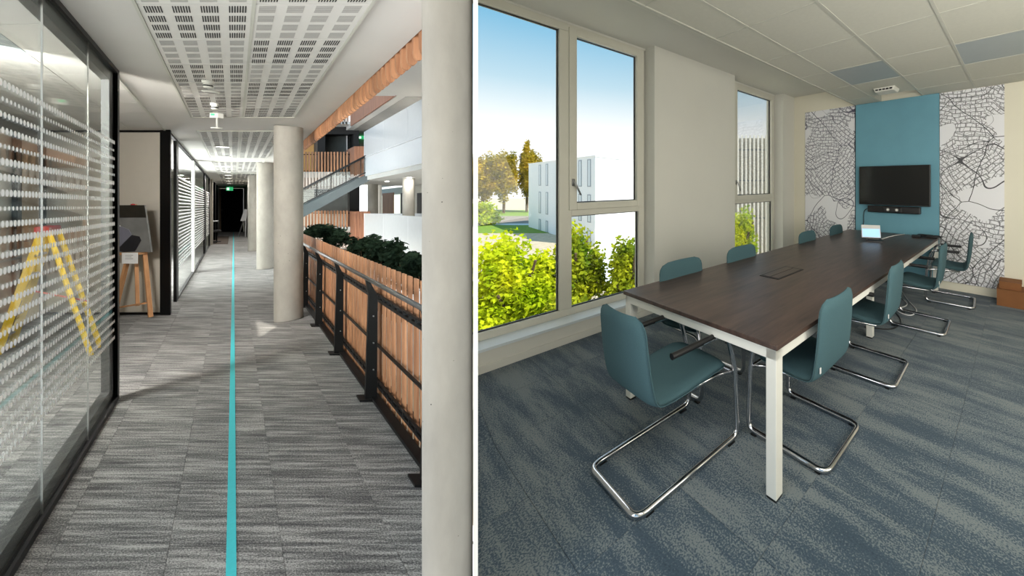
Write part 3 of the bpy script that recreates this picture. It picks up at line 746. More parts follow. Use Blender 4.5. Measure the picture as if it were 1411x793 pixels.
part('slat_rail', B(1.160, 1.175, 1.8, 6.3, -.72, -.66).box(1.160, 1.175, 1.8, 6.3, -1.40, -1.34), M['blackmetal'], scr)
# slats of the floor above peeping out under the ceiling edge
fin_prof = [(1.088, .99), (1.088, .93), (1.095, .90), (1.11, .885), (1.135, .885), (1.15, .90), (1.157, .93), (1.157, 1.3), (1.088, 1.3)]
fin_me = MB().prism_y([(a - 1.09, b) for a, b in fin_prof], 0, .020).mesh('slat', M['wood_slat'], toL)
fs = root('slat_screen', 'L', (1.09, 4, CE), 'row of rounded larch slat ends along the ceiling edge above the hall railing', 'slat screen')
for k in range(110):
    o = bpy.data.objects.new('slat', fin_me); COL.objects.link(o); o.parent = fs
    o.location = Lw(1.09, 1.78 + .075 * k, 0) - Lw(1.09, 4, CE)

# planter bushes behind the slats
def foliage(mb, c, rad, n, size, seed, clumps=14, shell=.55):
    rnd = random.Random(seed); c = Vector(c)
    cs = []
    for k in range(clumps):
        v = Vector((rnd.gauss(0, 1), rnd.gauss(0, 1), rnd.gauss(0, 1))).normalized() * rnd.uniform(.25, .8)
        cs.append((Vector((v.x * rad[0], v.y * rad[1], v.z * rad[2])), rnd.uniform(.28, .5)))
    for k in range(n):
        o, s = rnd.choice(cs)
        v = Vector((rnd.gauss(0, 1), rnd.gauss(0, 1), rnd.gauss(0, 1))).normalized() * (rnd.uniform(shell, 1) * s)
        p = c + o + Vector((v.x * rad[0], v.y * rad[1], v.z * rad[2]))
        a = Vector((rnd.gauss(0, 1), rnd.gauss(0, 1), rnd.gauss(0, .6))).normalized(); b = a.cross(Vector((rnd.gauss(0, 1), rnd.gauss(0, 1), rnd.gauss(0, 1)))).normalized()
        l = size * rnd.uniform(.6, 1.25); w = l * .32
        i = len(mb.v)
        mb.v += [tuple(p - a * l * .5), tuple(p + b * w - a * l * .05), tuple(p + a * l * .5), tuple(p - b * w - a * l * .05)]
        mb.f.append((i, i + 1, i + 2, i + 3))
    return mb
for k, (t, d, hs, r, lab) in enumerate(((1.50, 2.72, -.44, .16, 'dark bushy planter shrub closest behind the slats, before the white parapet'), (1.50, 3.02, -.40, .17, 'dark shrub second from the near end of the planter'), (1.50, 3.42, -.38, .17, 'dark shrub in the middle of the planter row'),
        (1.50, 3.95, -.36, .18, 'dark shrub fourth along the planter, under the wooden box corner'), (1.46, 5.0, -.34, .18, 'dark shrub beside the pale lower slats of the gallery'), (1.48, 5.9, -.32, .18, 'dark shrub farthest along the planter by the column'))):
    s = root('planter_shrub', 'F', (t, d, hs - .45), lab, 'shrub', 'shrubs in the atrium planter')
    part('foliage', foliage(MB(), (0, 0, .34), (r * 1.05, r * 1.1, .17), 1700, .05, 50 + k, 22, .2), M['leaf_dark'], s, kind='stuff')
    st = MB()
    for a in range(5): st.tube([(0, 0, 0), (.05 * math.cos(a * 1.3), .05 * math.sin(a * 1.3), .2), (.1 * math.cos(a * 1.3), .1 * math.sin(a * 1.3), .36)], .004, 5)
    part('stems', st, M['bark'], s, kind='stuff')
pt = root('planter', 'L', (1.45, 4, -1.2), 'long white planter trough behind the slat screen holding the shrubs', 'planter')
part('trough', B(1.22, 1.66, 2.65, 6.4, -1.3, -.90), M['pot'], pt)
part('soil', B(1.24, 1.64, 2.67, 6.38, -.90, -.86), mat('planter soil', srgb(48, 38, 30), .95, var=.3, scale=20), pt, kind='stuff')

# easel with a photo board
ea = root('easel', 'F', (-1.22, 4.42, FL), 'wooden easel standing in front of the cream alcove wall', 'easel')
part('leg', MB().bar((.12, .02, .02), (-.035, .06, .93), .03, .025), M['wood_easel'], ea)
part('leg', MB().bar((-.36, .02, .02), (-.205, .06, .93), .03, .025), M['wood_easel'], ea)
part('rear_leg', MB().bar((-.075, .035, .16), (-.18, .075, 1.47), .026, .022), M['wood_easel'], ea)
part('crossbar', MB().bar((-.42, .0, .125), (.07, .0, .205), .035, .02), M['wood_easel'], ea)
part('tray', B(-.36, .03, -.03, .05, .83, .86), M['wood_easel'], ea)
part('knob', MB().lathe([(.0, 0), (.016, .005), (.016, .02), (0, .026)], (-.18, .06, 1.455), 10), M["red"], ea)
pb = root('photo_board', 'F', (-1.20, 4.40, FL + .865), 'dark landscape photo board with a grey road, resting on the easel', 'poster')
bd = part('board', MB().prism_y([(-.46, 0), (.145, 0), (.06, .60), (-.46, .60)], .0, .012), mat('printed road photo', srgb(112, 112, 110), .4, var=.25, scale=5), pb)
part('print_trees', MB().prism_y([(-.46, .44), (.083, .44), (.06, .60), (-.46, .60)], -.002, -.0005), mat('printed dark trees', srgb(34, 32, 26), .4, var=.6, scale=14), bd, label='dark printed trees')
part('print_shape', MB().prism_y([(-.30, .03), (-.20, .0), (-.06, .01), (.02, .15), (.0, .20), (-.10, .22), (-.30, .10)], -.003, -.0006), mat('printed dark form', srgb(30, 30, 36), .4), bd, label='dark printed form')
part('print_slab', MB().prism_y([(-.42, .02), (-.30, .02), (-.10, .22), (-.14, .29), (-.24, .33), (-.42, .30)], -.004, -.0007), mat('printed grey form', srgb(112, 112, 124), .4), bd, label='blue grey printed form')
part('print_light', MB().prism_y([(-.42, .29), (-.24, .33), (-.27, .355), (-.40, .345)], -.0042, -.0008), M['paper'], bd)
lc = root('label_card', 'F', (-1.31, 4.38, FL + .72), 'small white label card hanging below the photo board on the easel', 'card')
part('card', B(-.115, .085, 0, .004, 0, .14), M['paper'], lc)
tx = MB()
for k in range(3): tx.box(-.07, .03 - .02 * (k % 2), -.001, 0, .06 + .022 * k, .067 + .022 * k)
part('print_lines', tx, M['slot2'], lc)

# stepladder in the office
sl = root('stepladder', 'F', (-1.85, 3.35, FL), 'yellow fibreglass stepladder with a red top in the glazed office', 'ladder')
for s in (0, .16):
    part('rail', MB().bar((-.46 - s * 1.25, s, .0), (-.02 - s * 1.0, s * .8, 1.20), .035, .025), M['yellow'], sl)
    part('rail', MB().bar((.46 - s * 1.25, s, .0), (.05 - s * 1.0, s * .8, 1.20), .022, .02), M['yellow'], sl)
for k in range(5):
    z = .16 + .2 * k; x = -.50 + .48 * z / 1.2
    part('step', MB().prism_z([(x - .02, 0), (x + .04, 0), (x - .16, .16), (x - .22, .16)], z, z + .02), M['alu'], sl)
part('top_cap', MB().prism_z([(-.06, -.02), (.09, -.02), (-.10, .14), (-.25, .14)], 1.19, 1.25), M['red'], sl, bevel=.01)
part('spreader', MB().bar((-.25, .08, .6), (.28, .08, .5), .015, .008), M['red'], sl)

# hall end: mat, desk, office chair, flip chart
o = part('door_mat', B(-.97, -.22, 13.2, 16.6, FL, FL + .008), M['mat_brown'], None, 'L', (-.6, 14.8, FL)); tagset(o, 'brown mat on the hall carpet near the far door', 'mat')
dk = root('side_desk', 'L', (-.8, 13.8, FL), 'small pale table by the left wall far down the hall', 'table')
part('top', B(-1.12, -.62, 13.5, 14.1, -.62, -.58), M['alu'], dk); part('leg', B(-.70, -.65, 13.55, 13.65, FL, -.62), M['blackmetal'], dk); part('leg', B(-1.08, -1.03, 13.95, 14.05, FL, -.62), M['blackmetal'], dk)
oc_ = root('office_chair', 'F', (-.93, 13.3, FL), 'dark office chair at the small table far down the hall', 'chair')
part('seat', B(-.2, .2, -.2, .2, .44, .52), M['black'], oc_, bevel=.04); part('backrest', B(-.22, -.16, -.2, .2, .6, 1.1), M['black'], oc_, bevel=.04)
part('post', MB().lathe([(.03, .08), (.03, .44)], n=10), M['blackmetal'], oc_)
sb = MB()
for k in range(5): sb.bar((0, 0, .08), (.25 * math.cos(k * 1.257), .25 * math.sin(k * 1.257), .05), .04, .03)
part('star_base', sb, M['blackmetal'], oc_)
fc = root('flip_chart', 'F', (.42, 16.4, FL), 'white flip chart easel leaning at the right of the dark door', 'flip chart')
part('board', MB().hexa([(-.10, .0, .75), (.12, 0, .75), (.16, .06, 1.30), (.0, .06, 1.30)], [(-.10, .03, .75), (.12, .03, .75), (.16, .09, 1.30), (.0, .09, 1.30)]), M['paper'], fc)
for x0, x1 in ((-.2, .0), (.14, .1)): part('leg', MB().bar((x0, 0, 0), (x1, .04, .78), .03, .02), M['alu'], fc)

# ================================================================== ATRIUM
# white parapets on the opposite side
def parapet(name, h0, hm, h1, lab):
    r = root(name, 'L', (4.0, 8.9, h0), kind='structure')
    part('lower_panel', B(4.0, 4.08, 6.6, 10.5, h0, hm - .012), M['parapet'], r)
    part('ledge', B(3.97, 4.08, 6.6, 10.52, hm - .012, hm + .012), M['parapet'], r)
    n = 3
    for k in range(n):
        a = 6.6 + 3.9 * k / n; b = 6.6 + 3.9 * (k + 1) / n
        part('upper_panel', B(4.0, 4.04, a + .005, b - .005, hm + .012, h1), mat('pale glazed panel', srgb(206, 211, 214), .22, var=.02), r)
    part('end_panel', B(4.0, 6.5, 10.5, 10.56, h0, h1), M['parapet'], r)
    return r
parapet('trim_3', .915, 1.49, 2.28, '')
parapet('trim_4', -3.4, -1.05, -.22, '')
at = root('ceiling.006', 'L', (5, 9, 2.7), kind='structure')
part('slab', MB().prism_z([(1.5, 3.0), (1.95, 3.0), (5.5, 8.55), (1.5, 8.55)], 2.74, 2.95), M['plaster'], at)
part('slab', MB().prism_z([(4.06, 8.5), (5.5, 8.5), (8, 12.4), (8, 14), (4.06, 14)], 2.74, 2.95), M['plaster'], at)
part('grey_panel', B(2.1, 3.4, 5.2, 8.2, 2.73, 2.74), M['tile_grey'], at)
part('grey_panel', MB().prism_z([(4.3, 8.6), (5.4, 8.6), (6.5, 10.4), (6.5, 13.5), (4.3, 13.5)], 2.73, 2.74), M['slot2'], at)
part('slab', MB().prism_z([(4.06, 6.7), (4.3, 6.7), (8, 12.4), (8, 13.4), (4.06, 13.4)], .80, .915), M['plaster'], at)
for d in (8.2, 9.6, 11.0): part('downlight', MB().lathe([(.06, -.01), (.06, 0)], (4.9, d, .80), 12), M['lamp'], at); lamp_in(at, Lw(4.9, d, .78) - Lw(5, 9, 2.7), 8)
for d in (9.4, 11.2): part('downlight', MB().lathe([(.06, -.01), (.06, 0)], (5.6, d, 2.73), 12), M['lamp'], at); lamp_in(at, Lw(5.6, d, 2.71) - Lw(5, 9, 2.7), 45)
Lpart('floor.002', MB().prism_z([(4.06, 6.7), (4.3, 6.7), (8, 12.4), (8, 20), (4.06, 20)], -1.75, -1.62), M['asphalt'])
for t, d, lab in ((5.0, 12.35, 'slim concrete column behind the corner of the white parapets'), (5.0, 9.83, 'concrete column behind the white parapets nearer the hall column')):
    column(t, d, .13, -1.62, 2.74, lab)
bw = root('wall_gallery', 'L', (7, 15, -1.6), kind='structure')
part('panel', B(7, 7.2, 12, 20, -1.62, .8), M['white'], bw)
part('panel', B(7, 7.2, 11.2, 20, .915, 2.74), M['plaster'], bw)
for a, b in ((16.2, 16.9), (14.45, 14.95)): part('window_light', B(6.97, 7.0, a, b, -1.5, .5), mat('daylight window', srgb(226, 232, 214), .5, emit=.9), bw)
part('wood_door', B(6.95, 7.0, 15.0, 16.1, -1.6, .60), M['wood_panel'], bw)
part('dark_door', B(6.95, 7.0, 12.75, 13.05, -1.6, .50), M['darkdoor'], bw); part('dark_post', B(6.95, 7.0, 14.1, 14.3, -1.6, .55), M['darkdoor'], bw)
# timber fascia around the opening above
fa = root('trim_5', 'L', (4.0, 10, 2.72), kind='structure')
k = 0; d = 8.5
while d < 11.75:
    part('board', B(4.0, 4.03, d + .004, d + .146, 2.74, 3.86), M['wood_panel'], fa); d += .15
# far gallery, frontal
ga_ = root('wall_gallery_far', 'L', (3.4, 12.6, -1.4), kind='structure')
part('back_wall', B(1.9, 5.6, 13.0, 13.1, -2.0, 2.75), M['office'], ga_)
part('warm_lit_panel', B(1.9, 3.02, 12.95, 13.0, 1.0, 2.75), M['orange'], ga_)
part('portal', B(3.02, 3.30, 12.4, 12.95, 1.0, 2.86).box(4.33, 4.52, 12.4, 12.95, 1.0, 2.86).box(3.30, 4.33, 12.4, 12.95, 2.60, 2.86), M['blackmetal'], ga_)
part('glazing', B(3.30, 4.33, 12.8, 12.84, 1.0, 2.6), M['darkglass'], ga_)
part('glazing_post', B(4.16, 4.20, 12.7, 12.8, 1.0, 2.6), M['alu'], ga_)
part('slab_edge', B(1.9, 4.65, 12.0, 13.0, 1.0, 1.2), M['plaster'], ga_)
part('upper_soffit', B(1.5, 4.06, 12.0, 13.0, 2.86, 2.95), M['plaster'], ga_)
part('lower_glazing', B(3.0, 4.35, 12.8, 12.84, -.2, .8), M['darkglass'], ga_)
part('black_post', B(4.14, 4.50, 12.3, 12.5, -.3, 1.0), M['blackmetal'], ga_)
for a, b in ((4.54, 4.95), (4.99, 5.3)): part('window_light', B(a, b, 12.9, 12.95, -.4, .85), mat('white daylight window', srgb(244, 246, 246), .5, emit=1.0), ga_)
part('lower_slab', B(1.9, 4.2, 12.0, 13.0, -.9, -.72), M['plaster'], ga_)
def slat_row(t0, t1, d, h0, h1, m, lab, w=.055, gp=.11, backing=None, depth=.05):
    r = root('slat_balustrade', 'L', ((t0 + t1) / 2, d, h0), lab, 'slat balustrade')
    me = B(0, w, 0, depth, h0, h1).mesh('slat', m, toL); k = 0
    while t0 + k * gp + w < t1:
        o = bpy.data.objects.new('slat', me); COL.objects.link(o); o.parent = r
        o.location = Lw(t0 + k * gp, d, 0) - Lw((t0 + t1) / 2, d, h0); k += 1
    if backing: part('backing', B(t0, t1, d + depth + .01, d + depth + .03, h0, h1), backing, r)
    part('rail', B(t0, t1, d + .05, d + .07, h0 + .03, h0 + .06).box(t0, t1, d + .05, d + .07, h1 - .1, h1 - .07), M['blackmetal'], r)
slat_row(1.95, 4.06, 12.0, 1.19, 1.90, M['wood_slat'], 'dark gapped timber slat balustrade of the upper gallery before the black portal')
slat_row(1.95, 4.06, 11.98, .60, 1.18, M['wood_pale'], 'pale timber slats on the floor edge of the upper gallery behind the stair', w=.075, backing=M['wood_panel'])
slat_row(1.95, 4.06, 12.0, -.82, -.15, M['wood_slat'], 'dark gapped timber slat balustrade of the lower gallery under the stair')
slat_row(1.95, 4.06, 11.98, -1.45, -.83, M['wood_pale'], 'pale timber slats on the floor edge of the lower gallery above the shrubs', w=.075, backing=M['wood_panel'])
slat_row(2.9, 4.02, 12.0, 2.86, 3.8, M['wood_pale'], 'pale timber slats at the top gallery under the ceiling slat ends', w=.075, backing=M['wood_panel'])
for nm, h0, h1, lab in (('wood_box', 1.0, 2.02, 'reddish timber balustrade panel at the head of the stair'), ('wood_box', -1.3, -.17, 'reddish timber corner box at the end of the lower gallery slats')):
    r = root('cladding_panel', 'L', (4.3, 11.6, h0), lab, 'panel')
    for k in range(6): part('board', B(4.06 + .092 * k, 4.146 + .092 * k, 11.6, 11.64, h0, h1), M['wood_panel'], r)
    part('return_board', B(4.06, 4.08, 11.64, 12.4, h0, h1), M['wood_panel'], r)
# stair
sr = root('staircase', 'L', (3.2, 10.5, -.3), 'dark teal steel stair with glass balustrade rising towards the white parapet', 'staircase')
part('stringer', MB().prism_y([(2.0, -.40), (4.28, .86), (4.02, .96), (2.0, -.02)], 10.46, 10.52), M['stair'], sr)
part('stringer', MB().prism_y([(2.0, -.40), (4.28, .86), (4.02, .96), (2.0, -.02)], 11.2, 11.26), M['stair'], sr)
for k in range(9):
    x = 2.05 + k * .235; z = -.15 + k * .125
    part('tread', B(x, x + .26, 10.52, 11.2, z, z + .03), M['stair'], sr)
part('balustrade_glass', MB().prism_y([(2.0, .03), (4.0, 1.0), (4.0, 1.50), (2.0, .48)], 10.45, 10.458), M['glass_stair'], sr)
part('handrail', MB().bar((2.0, 10.44, .47), (4.0, 10.44, 1.52), .05, .06), M['blackmetal'], sr)
part('lower_rail', MB().bar((2.0, 10.44, .03), (4.0, 10.44, 1.02), .03, .035), M['blackmetal'], sr)
for x in (2.5, 2.95, 3.4, 3.85): part('baluster', B(x, x + .018, 10.44, 10.46, -.25 + (x - 2) * .51 + .25, .47 + (x - 2) * .525), M['blackmetal'], sr)
c = root('exit_sign', 'F', (4.75, 12.9, 2.2), 'green exit sign on the white wall beside the upper gallery black portal', 'exit sign')
part('body', B(-.1, .1, 0, .03, .32, .44), M['exitgreen'], c); part('pictogram', B(-.06, .03, -.004, 0, .34, .42), M['exitwhite'], c)
for t, d, h, lab in ((3.72, 12.5, 2.855, 'round lit downlight in the soffit over the black portal'), ):
    c = root('downlight', 'F', (t, d, h), lab, 'light'); part('rim', MB().lathe([(.09, -.012), (.1, 0)], n=16), M['white'], c); part('diffuser', MB().lathe([(.07, -.014), (.07, -.0125)], n=16), M['lamp'], c); lamp_in(c, (0, 0, -.02), 5)
# unseen atrium wall, added tall to keep the sun out of the hall
mbw = MB(); P0 = [dW * 3.1 + nW * .12, dW * 16 + nW * .12, dW * 16 + nW * .5, dW * 3.1 + nW * .3]
mbw.hexa([p + Vector((0, 0, -6)) for p in P0], [p + Vector((0, 0, 17)) for p in P0])
part('wall_sun_block', mbw, M['office'], None, 'W', kind='structure')

# ================================================================== MEETING ROOM: THINGS
# wall maps and the blue panel
def R1(name, mb, m, org, label, cat, group=None, **k):
    o = part(name, mb, m, None, 'R', org, **k); return tagset(o, label, cat, group)
R1('wall_map', B(-3.018, -2.09, 5.635, 5.648, .12, 2.765), M['map1'], (-2.55, 5.64, .12), 'black and white city map panel left of the blue wall panel', 'wall map')
R1('wall_map', B(-.893, -.172, 5.635, 5.648, .11, 2.765), M['map2'], (-.53, 5.64, .11), 'black and white city map panel right of the blue wall panel', 'wall map')
bp_ = root('wall_panel', 'R', (-1.5, 5.64, .0), 'blue painted wall panel behind the television', 'wall panel')
part('face', B(-2.085, -.898, 5.615, 5.64, .0, 2.765), M['blue'], bp_)
part('edge_strip', B(-2.098, -2.085, 5.615, 5.648, .0, 2.765), mat('dark edge strip', srgb(30, 40, 46), .6), bp_)
# television
tv = root('television', 'R', (-1.5, 5.5, 1.15), 'black flat television mounted on the blue wall panel', 'television')
part('casing', B(-2.003, -.993, 5.535, 5.575, 1.150, 1.752), M['black'], tv, bevel=.006)
part('screen', B(-1.990, -1.006, 5.532, 5.5355, 1.168, 1.740), M['screen'], tv)
part('wall_mount', B(-1.7, -1.3, 5.575, 5.613, 1.25, 1.6), M['blackmetal'], tv)
vb = root('video_bar', 'R', (-1.5, 5.5, 1.03), 'black video bar with two lenses below the television', 'camera')
part('body', B(-1.867, -1.118, 5.52, 5.60, 1.035, 1.138), M['black'], vb, bevel=.012)
part('camera_head', B(-1.62, -1.36, 5.505, 5.525, 1.048, 1.125), M['gasket'], vb, bevel=.03)
for x in (-1.555, -1.43):
    l = part('lens_ring', MB().tube([(x, 5.507, 1.087), (x, 5.498, 1.087)], .024, 16), M['slot2'], vb, smooth=False)
    part('lens', MB().tube([(x, 5.4985, 1.087), (x, 5.4965, 1.087)], .015, 16), M['paper'], l)
o = R1('cable', MB().tube([(-1.865, 5.56, 1.09), (-1.93, 5.57, 1.06), (-1.95, 5.59, .98), (-1.95, 5.598, .84), (-1.97, 5.57, .765), (-1.85, 5.42, .752)], .006, 6, .04), M['black'], (-1.9, 5.56, .75), 'thin black cable hanging from the left of the video bar', 'cable', smooth=True)

# conference table
tb = root('conference_table', 'R', (-1.5, 3.4, 0), 'long dark walnut conference table with white metal legs', 'table')
TL, TR, T0, T1, TZ = -2.13, -.865, 1.345, 5.45, .745
top = part('tabletop', B(TL, TR, T0, T1, TZ - .025, TZ), M['wood_table'], tb, bevel=.0025)
bm_ = MB(); a, b = TL + .012, TR - .012
bm_.box(a, b, T0 + .012, T0 + .062, TZ - .08, TZ - .027); bm_.box(a, a + .05, T0 + .06, T1 - .02, TZ - .08, TZ - .027); bm_.box(b - .05, b, T0 + .06, T1 - .02, TZ - .08, TZ - .027); bm_.box(a, b, T1 - .07, T1 - .02, TZ - .08, TZ - .027)
part('apron', bm_, M['tablemetal'], tb, bevel=.003)
for q in (T0 + .012, 3.38, T1 - .07):
    for x in (a, b - .058):
        if q == 3.38: x = x + (.0 if x < -1.5 else -.22)
        l = part('leg', B(x, x + .058, q, q + .058, .012, TZ - .03), M['tablemetal'], tb, bevel=.003)
        part('foot', B(x + .003, x + .055, q + .003, q + .055, 0, .012), M['black'], l)
gr = part('cable_port', B(-1.625, -1.445, 2.27, 2.67, TZ, TZ + .003), M['gasket'], tb)
for x in (-1.61, -1.53): part('port_lid', B(x, x + .07, 2.29, 2.65, TZ + .003, TZ + .0045), M['wood_table'], gr)

# cantilever chairs
def shell_grid(samples, th, lo, hi):
    """upholstered shell along a side profile; samples: (y, z, halfwidth, rollforward)"""
    mb = MB(); NX = 13
    n = hi - lo + 1; rows = []
    for side in (1, -1):
        for s in range(lo, hi + 1):
            y, z, w, ny, nz, roll = samples[s]
            for i in range(NX):
                u = -1 + 2 * i / (NX - 1); u = math.copysign(abs(u) ** .8, u)
                e = th / 2 * max(0.12, (1 - abs(u) ** 5) ** .5)
                if s == 0 or s == len(samples) - 1: e *= .15
                elif s == 1 or s == len(samples) - 2: e *= .7
                mb.v.append((u * w, y + ny * e * side + roll * u * u, z + nz * e * side))
    for k in range(2):
        b = k * n * NX
        for s in range(n - 1):
            for i in range(NX - 1):
                q = (b + s * NX + i, b + s * NX + i + 1, b + (s + 1) * NX + i + 1, b + (s + 1) * NX + i)
                mb.f.append(q if k else q[::-1])
    c = n * NX
    for s in range(n - 1):
        mb.f.append((s * NX, c + s * NX, c + (s + 1) * NX, (s + 1) * NX)[::-1]); e = NX - 1
        mb.f.append((s * NX + e, c + s * NX + e, c + (s + 1) * NX + e, (s + 1) * NX + e))
    for i in range(NX - 1):
        mb.f.append((i, i + 1, c + i + 1, c + i)); e = (n - 1) * NX
        mb.f.append((e + i, e + i + 1, c + e + i + 1, c + e + i)[::-1])
    return mb
def profile(sy):
    ctl = [(-.315, .875), (-.305, .80), (-.292, .70), (-.276, .60), (-.258, .52), (-.243, .478), (-.215, .455), (-.16, .448), (-.08, .448), (.04, .457), (.15, .468), (.22, .468), (.258, .452)]
    P = []
    for i in range(len(ctl) - 1):
        p0 = Vector(ctl[max(i - 1, 0)]); p1 = Vector(ctl[i]); p2 = Vector(ctl[i + 1]); p3 = Vector(ctl[min(i + 2, len(ctl) - 1)])
        for k in range(3):
            u = k / 3
            P.append(.5 * ((2 * p1) + (p2 - p0) * u + (2 * p0 - 5 * p1 + 4 * p2 - p3) * u * u + (3 * p1 - p0 - 3 * p2 + p3) * u ** 3))
    P.append(Vector(ctl[-1]))
    return [Vector((p.x * sy, p.y)) for p in P]
def make_chair(name, sx, sy, label):
    r = root(name, 'R', (0, 0, 0), label, 'chair', 'teal cantilever chairs around the conference table')
    P = profile(sy); n = len(P); S = []; acc = [0]
    for i in range(1, n): acc.append(acc[-1] + (P[i] - P[i - 1]).length)
    tot = acc[-1]
    for i, p in enumerate(P):
        t = (P[min(i + 1, n - 1)] - P[max(i - 1, 0)]).normalized(); ny, nz = t.y * -1, t.x
        ny, nz = -t.y, t.x
        a, b = acc[i], tot - acc[i]
        w = .205 + .018 * min(1, a / .4)
        R_ = .075
        for dd in (a, b):
            if dd < R_: w -= R_ - math.sqrt(max(0, R_ * R_ - (R_ - dd) ** 2))
        S.append((p.x, p.y, w * sx, ny, nz, .018 * max(0, 1 - a / .45)))
    bend = 17
    def shell(nm, lo, hi):
        o = part(nm, shell_grid(S, .042, lo, hi), M['fabric'], None, 'W', smooth=True); o.parent = r
        s = o.modifiers.new('sub', 'SUBSURF'); s.levels = 1; s.render_levels = 1
        return o
    bk = shell('backrest', 0, bend); shell('seat', bend, n - 1)
    if sy < 1:
        tg = part('tag', B(-.188 * sx - .006, -.188 * sx + .006, -.257 * sy - .0205, -.257 * sy - .0165, .50, .53), M['paper'], None, 'W'); tg.parent = bk
    W = .212 * sx; tr = .0150
    def sub(nm, mb, m, **k):
        o = part(nm, mb, m, None, 'W', **k); o.parent = r; return o
    path = []
    for s in (-1, 1):
        side = [(s * W, .05 * sy, .655), (s * W, .245 * sy, .655), (s * W, .315 * sy, .40), (s * W, .335 * sy, tr + .012), (s * W, -.345 * sy, tr + .004)]
        path += side if s < 0 else side[::-1]
    sub('frame', MB().tube(path, tr, 12, .055, 7), M['chrome'], smooth=True, label='polished chrome cantilever tube frame')
    for s in (-1, 1):
        sub('armrest', MB().tube([(s * W, -.15 * sy, .66), (s * W, .16 * sy, .66)], .0165, 10), M['black'], smooth=True, auto=True, label='black armrest pad')
        sub('seat_bracket', MB().tube([(s * W, .318 * sy, .40), (s * W * .85, .20 * sy, .418), (s * W * .8, -.16 * sy, .418)], .010, 8, .03), M['chrome'], smooth=True)
        sub('glide', B(s * W - .012, s * W + .012, -.30 * sy, -.26 * sy, 0, .006), M['black']); sub('glide', B(s * W - .012, s * W + .012, .25 * sy, .30 * sy, 0, .008), M['black'])
    sub('crossbar', MB().tube([(-W, .312 * sy, .395), (W, .312 * sy, .395)], .009, 8), M['chrome'], smooth=True)
    return r
def put(o, p, q, rz): o.location = Rw(p, q, 0); o.rotation_euler = (0, 0, TH + rz)
chA = make_chair('cantilever_chair', 1.0, 1.0, 'teal cantilever chair at the near short end of the table, its back towards us')
put(chA, -1.50, 1.235, math.radians(-1.5))
chB = make_chair('cantilever_chair', 1.08, .74, 'teal cantilever chair on the right, closest to the near table corner')
put(chB, -1.015, 1.875, math.radians(90))
for p, q, a, lab in ((-.965, 2.865, 92, 'second teal chair on the right long side of the table'), (-.835, 4.08, 92, 'third teal chair on the right long side, showing its black armrests'), (-.70, 5.12, 94, 'last teal chair on the right, before the map panel')):
    c = copy_tree(chB); put(c, p, q, math.radians(a)); c['label'] = lab
for p, q, lab in ((-1.90, 1.87, 'first teal chair on the window side, nearest the large window'), (-1.90, 2.65, 'second teal chair on the window side, against the wall pier'), (-1.89, 3.98, 'third teal chair on the window side, by the second window'), (-1.87, 4.83, 'last teal chair on the window side, before the left map panel')):
    c = copy_tree(chB); put(c, p, q, math.radians(-90)); c['label'] = lab

# things on the table
tp = root('tablet', 'R', (-1.49, 4.55, TZ), 'touch tablet with a pale blue screen on a black stand on the table', 'tablet', rz=math.radians(24))
for nm, mb, m, k in (('screen_body', MB().hexa([(-.115, -.02, .045), (.115, -.02, .045), (.115, .075, .195), (-.115, .075, .195)], [(-.115, -.012, .040), (.115, -.012, .040), (.115, .083, .190), (-.115, .083, .190)]), M['paper'], {}),
                  ('screen', MB().hexa([(-.105, -.0165, .053), (.105, -.0165, .053), (.105, .0725, .190), (-.105, .0725, .190)], [(-.105, -.015, .052), (.105, -.015, .052), (.105, .074, .189), (-.105, .074, .189)]), M['tablet'], {}),
                  ('stand', MB().hexa([(-.06, .02, .0), (.10, .02, .0), (.09, .20, 0), (-.05, .20, 0)], [(-.05, .045, .10), (.09, .045, .10), (.06, .08, .17), (-.03, .08, .17)]), M['black'], {}),
                  ('base', B(-.05, .13, -.10, .10, 0, .016), M['black'], {})):
    o = part(nm, mb, m, None, 'W'); o.parent = tp
R1('cable', MB().tube([(-1.42, 4.75, TZ + .006), (-1.40, 5.0, TZ + .006), (-1.36, 5.25, TZ + .006), (-1.30, 5.40, TZ + .006)], .006, 6), M['cable_white'], (-1.4, 5.0, TZ), 'white cable lying on the table behind the tablet', 'cable', smooth=True)
for k, (x, y, w, d, h, lab) in enumerate(((-1.16, 5.20, .10, .07, .035, 'small black adapter box at the far end of the table'), (-1.0, 5.28, .14, .05, .03, 'flat black adapter next to the coiled cable at the table end'))):
    R1('adapter', B(x, x + w, y, y + d, TZ, TZ + h), M['black'], (x, y, TZ), lab, 'adapter', bevel=.006)
coil = []
for k in range(60):
    a = k * .55; coil.append((-1.03 + .10 * math.cos(a) + .002 * k, 5.33 + .05 * math.sin(a), TZ + .008 + .022 * abs(math.sin(k * .37))))
R1('cable', MB().tube(coil, .006, 5), M['black'], (-1.0, 5.3, TZ), 'coiled black cable bundle at the far right table corner', 'cable', smooth=True)
# cables on the carpet under the table
pp = [(-1.25, 4.9, .006), (-1.05, 4.6, .006), (-1.15, 4.3, .006), (-.95, 4.2, .006), (-.92, 4.45, .006), (-1.1, 4.75, .006), (-1.3, 5.2, .006)]
R1('cable', MB().tube(pp, .006, 6, .12), M['cable_white'], (-1.1, 4.6, 0), 'white cable looping on the carpet under the far end of the table', 'cable', smooth=True)
pp = [(-1.3, 5.3, .006), (-1.2, 4.4, .006), (-.98, 4.0, .006), (-1.0, 3.7, .006), (-1.25, 3.6, .006)]
R1('cable', MB().tube(pp, .006, 6, .12), M['black'], (-1.1, 4.3, 0), 'black cable running over the carpet below the third right chair', 'cable', smooth=True)
